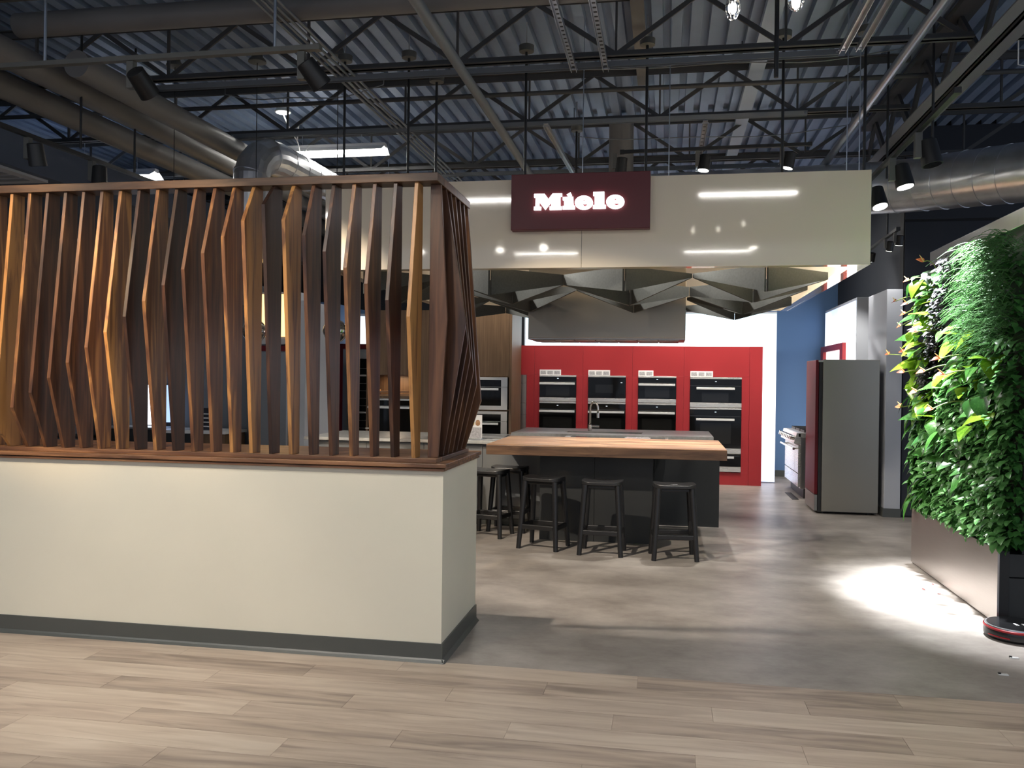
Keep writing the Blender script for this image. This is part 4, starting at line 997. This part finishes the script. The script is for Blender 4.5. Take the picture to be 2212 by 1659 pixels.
# anthurium flowers on thin stems
flower_me = leaf_mesh('flower', heart, .35, .25, 'spathe')
def flower(p0, p1, s):
    o, mm = add_leaf(flower_me, p1, (p1-p0)+Vector((0, 0, -.02)), (-.5, -.5, .8), s, 1., 'flower')
    inv = mm.inverted()
    a = Vector(p1)-WB; b_ = Vector(p0)-WB; mid = (a+b_)/2+Vector((0, 0, .04))
    mb = MB().path([b_, (b_+mid)/2+Vector((0, 0, .012)), mid, (mid+a)/2+Vector((0, 0, .008)), a], .004, 6)
    me = mb.mesh('stem'); me.transform(inv); st = bpy.data.objects.new('stem', me); COL.objects.link(st); st.parent = o; me.materials.append(MATS['stem'])
    d = (a-b_).normalized()
    mb = MB().path([a, a+d*s*.35+Vector((0, 0, .02)), a+d*s*.55+Vector((-.005, 0, .035))], [.005, .005, .002], 6)
    me = mb.mesh('spadix'); me.transform(inv); st = bpy.data.objects.new('spadix', me); COL.objects.link(st); st.parent = o; me.materials.append(MATS['spadix'])
for y, z, oy, ox, oz in ((7.6, 2.33, .22, .1, .05), (7.55, 2.2, .42, .16, .02), (7.6, 2.1, .22, .12, 0.), (7.62, 2.02, .25, .14, -.02), (7.55, 1.62, .45, .2, .14), (7.6, 1.72, .25, .12, .06), (7.5, 2.42, .02, .06, .08), (7.45, 2.15, -.02, .2, 0), (7.4, 1.55, .1, .2, .05), (7.55, 1.25, .2, .15, .06), (6.7, 1.62, .05, .25, -.02), (6.5, 1.66, -.1, .25, .02), (6.85, 1.5, .1, .25, -.05), (6.3, 1.55, 0, .25, .02), (6.6, 1.36, -.05, .25, -.03), (7.1, 1.85, .05, .2, .06)):
    p0 = surf(y, z, .05); flower(p0, p0+Vector((-ox-.04, oy, oz)), .055+.02*G.random())
# the uncountable rest: small leaves, dark rosettes and fine strands, one object per kind
def scatter(name, label, n, fn, mat, nseg=2):
    mb_v = []; mb_f = []
    for i in range(n):
        r = fn()
        if not r: continue
        pos, d, nrm, L_, w_ = r
        m = frame_at(Vector(pos)-WB, d, nrm, L_, w_); b0 = len(mb_v)
        for q in ((0, 0, 0), (-.22, .16, .05), (-.31, .42, .07), (-.20, .74, -.02), (0, 1, -.2), (.20, .74, -.02), (.31, .42, .07), (.22, .16, .05), (0, .2, 0), (0, .48, -.02), (0, .76, -.09)): mb_v.append(tuple(m @ Vector(q)))
        mb_f += [tuple(b0+i for i in q) for q in ((0, 8, 1), (1, 8, 9, 2), (2, 9, 10, 3), (3, 10, 4), (0, 7, 8), (8, 7, 6, 9), (9, 6, 5, 10), (10, 5, 4))]
    me = bpy.data.meshes.new(name); me.from_pydata(mb_v, [], mb_f); me.polygons.foreach_set('use_smooth', [True]*len(me.polygons)); me.materials.append(MATS[mat])
    o = place(name, me, None, lw); o['kind'] = 'stuff'; o['label'] = label; return o
def zone_low():
    y = PY0-.04+G.random()*(PY1-PY0); z = .50+G.random()**1.1*1.35
    if z > 1.25+.35*(PY1-y)/1.9+.2: return None
    e = .03+G.random()*.14
    return surf(y, z, e), rdir(.7, .7, .9), (-.5, -.3+.5*G.random(), .7), .045+G.random()*.045, 1.1
def zone_end():
    x = 2.10+G.random()*.5; z = .52+G.random()*1.8
    return Vector((x, PY0+.03-G.random()*.13, z)), Vector((G.random()-.6, -.7, -.6*G.random())), (0, -.5, .8), .035+G.random()*.04, 1.1
def zone_all():
    y = PY0+G.random()*(PY1-PY0); z = .5+G.random()*1.9
    return surf(y, z, .02+G.random()*.08), rdir(.6, .6, .9), (-.6, -.2, .7), .04+G.random()*.04, 1.2
def zone_overhang():
    y = PY0+G.random()*(PY1-PY0-.1); u = G.random()
    return Vector((2.2-.02-G.random()*.13, y, .47+.12*G.random())), rdir(.7, .9, .9), (-.4, -.3, .8), .035+G.random()*.035, 1.1
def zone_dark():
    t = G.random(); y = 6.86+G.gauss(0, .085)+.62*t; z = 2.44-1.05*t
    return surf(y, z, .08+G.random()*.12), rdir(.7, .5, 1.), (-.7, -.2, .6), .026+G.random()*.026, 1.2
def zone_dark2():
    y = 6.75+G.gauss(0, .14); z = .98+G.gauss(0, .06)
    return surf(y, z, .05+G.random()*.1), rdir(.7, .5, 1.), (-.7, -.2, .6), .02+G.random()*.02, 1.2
scatter('small_foliage', 'small glossy green leaves filling the lower half', 3800, zone_low, 'leaf_small')
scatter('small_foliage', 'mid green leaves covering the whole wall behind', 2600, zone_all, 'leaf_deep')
scatter('end_foliage', 'leaves on the end of the wall facing the viewer', 1100, zone_end, 'leaf_deep')
scatter('trailing_foliage', 'light leaves trailing over the planter edge', 700, zone_overhang, 'leaf_small')
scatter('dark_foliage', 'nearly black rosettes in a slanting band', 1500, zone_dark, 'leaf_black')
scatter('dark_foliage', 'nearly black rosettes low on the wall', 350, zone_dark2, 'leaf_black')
mb = MB()
for i in range(1500):
    y = PY0-.05+G.random()*1.0; z = 1.72+G.random()*.74
    if y > 6.72-.25*(2.4-z)+G.gauss(0, .05): continue
    p = surf(y, z, .04+G.random()*.10)
    if y < PY0+.02: p = Vector((2.12+G.random()*.4, PY0+.02, z))
    d = Vector((-.35-G.random()*.5, (G.random()-.45)*1.3, .25+G.random()*.3)); L_ = .09+G.random()*.12; pts = [p]
    for s in range(4):
        pts.append(pts[-1]+d*L_*.32); d = d+Vector((0, (G.random()-.5)*.3, -.38))
    mb.path(pts, [.0028, .0026, .0024, .002, .001], 3, False)
o = mb.build('fine_foliage', 'grass', lw); o['kind'] = 'stuff'; o['label'] = 'fine grass-like green strands at the top right'

# robot vacuum
rv = thing('robot_vacuum', 'black round robot vacuum with red rim beside the planter', 'robot vacuum', (2.08, 5.60, 0))
c = (2.08, 5.60, 0)
MB().lathe([(.165, .008), (.180, .018), (.182, .045), (.178, .062)], c, 48).build('body', 'plastic_black', rv, smooth='auto')
MB().lathe([(.1785, .058), (.183, .062), (.183, .070), (.178, .074)], c, 48, False).build('rim', 'robot_red', rv, smooth='auto')
MB().lathe([(.176, .070), (.174, .079), (.166, .081)], c, 48).build('silver_ring', 'robot_silver', rv, smooth='auto')
MB().lathe([(.165, .078), (.163, .083), (.10, .085), (.001, .085)], c, 48).build('lid', 'plastic_black', rv, smooth='auto')
for s in (-.025, .02): MB().prism([(2.08+s, 5.55), (2.08+s+.018, 5.55), (2.08+s+.010, 5.59), (2.08+s-.004, 5.59)], 2, .085, .0865).build('emblem', 'card_white', rv)
b = MB(); 
for i in range(7):
    a = math.radians(196+i*6); a2 = math.radians(196+i*6+6)
    b.path([(2.08+.183*math.cos(a), 5.6+.183*math.sin(a), .028), (2.08+.183*math.cos(a2), 5.6+.183*math.sin(a2), .028)], .004, 6)
b.build('bumper_line', 'robot_red', rv)
MB().tube((2.0, 5.6, 0), (2.0, 5.6, .02), .03).tube((2.16, 5.6, 0), (2.16, 5.6, .02), .03).build('wheel', 'black_metal', rv)
for i, (x, y) in enumerate(((1.86, 6.75), (1.95, 6.62), (2.0, 6.95))):
    me = leaf_mesh('fallen_petal', ovate, .5, .3, 'petal', 4); o = bpy.data.objects.new('fallen_petal', me); COL.objects.link(o)
    o.matrix_world = frame_at((x, y, .006), (math.cos(i*2), math.sin(i*2), 0), (0, 0, 1), .03); tag(o, 'red petal fallen on the floor beside the planter, ' + ['furthest from it', 'nearest the camera', 'tight against the planter'][i], 'petal', 'fallen petals')
for i, (x, y) in enumerate(((1.90, 5.17), (1.735, 4.86))):
    t = thing('floor_hook', 'small chrome floor fitting ' + ('nearer the robot vacuum' if i == 0 else 'nearer the wood floor'), 'fitting', (x, y, 0), 'chrome floor fittings')
    bx('plate', 'handle_alu', x-.018, x+.03, y-.012, y+.012, 0, .006, t, .002); MB().tube((x-.012, y, .006), (x-.012, y, .012), .008, 12).build('screw', 'black_metal', t)
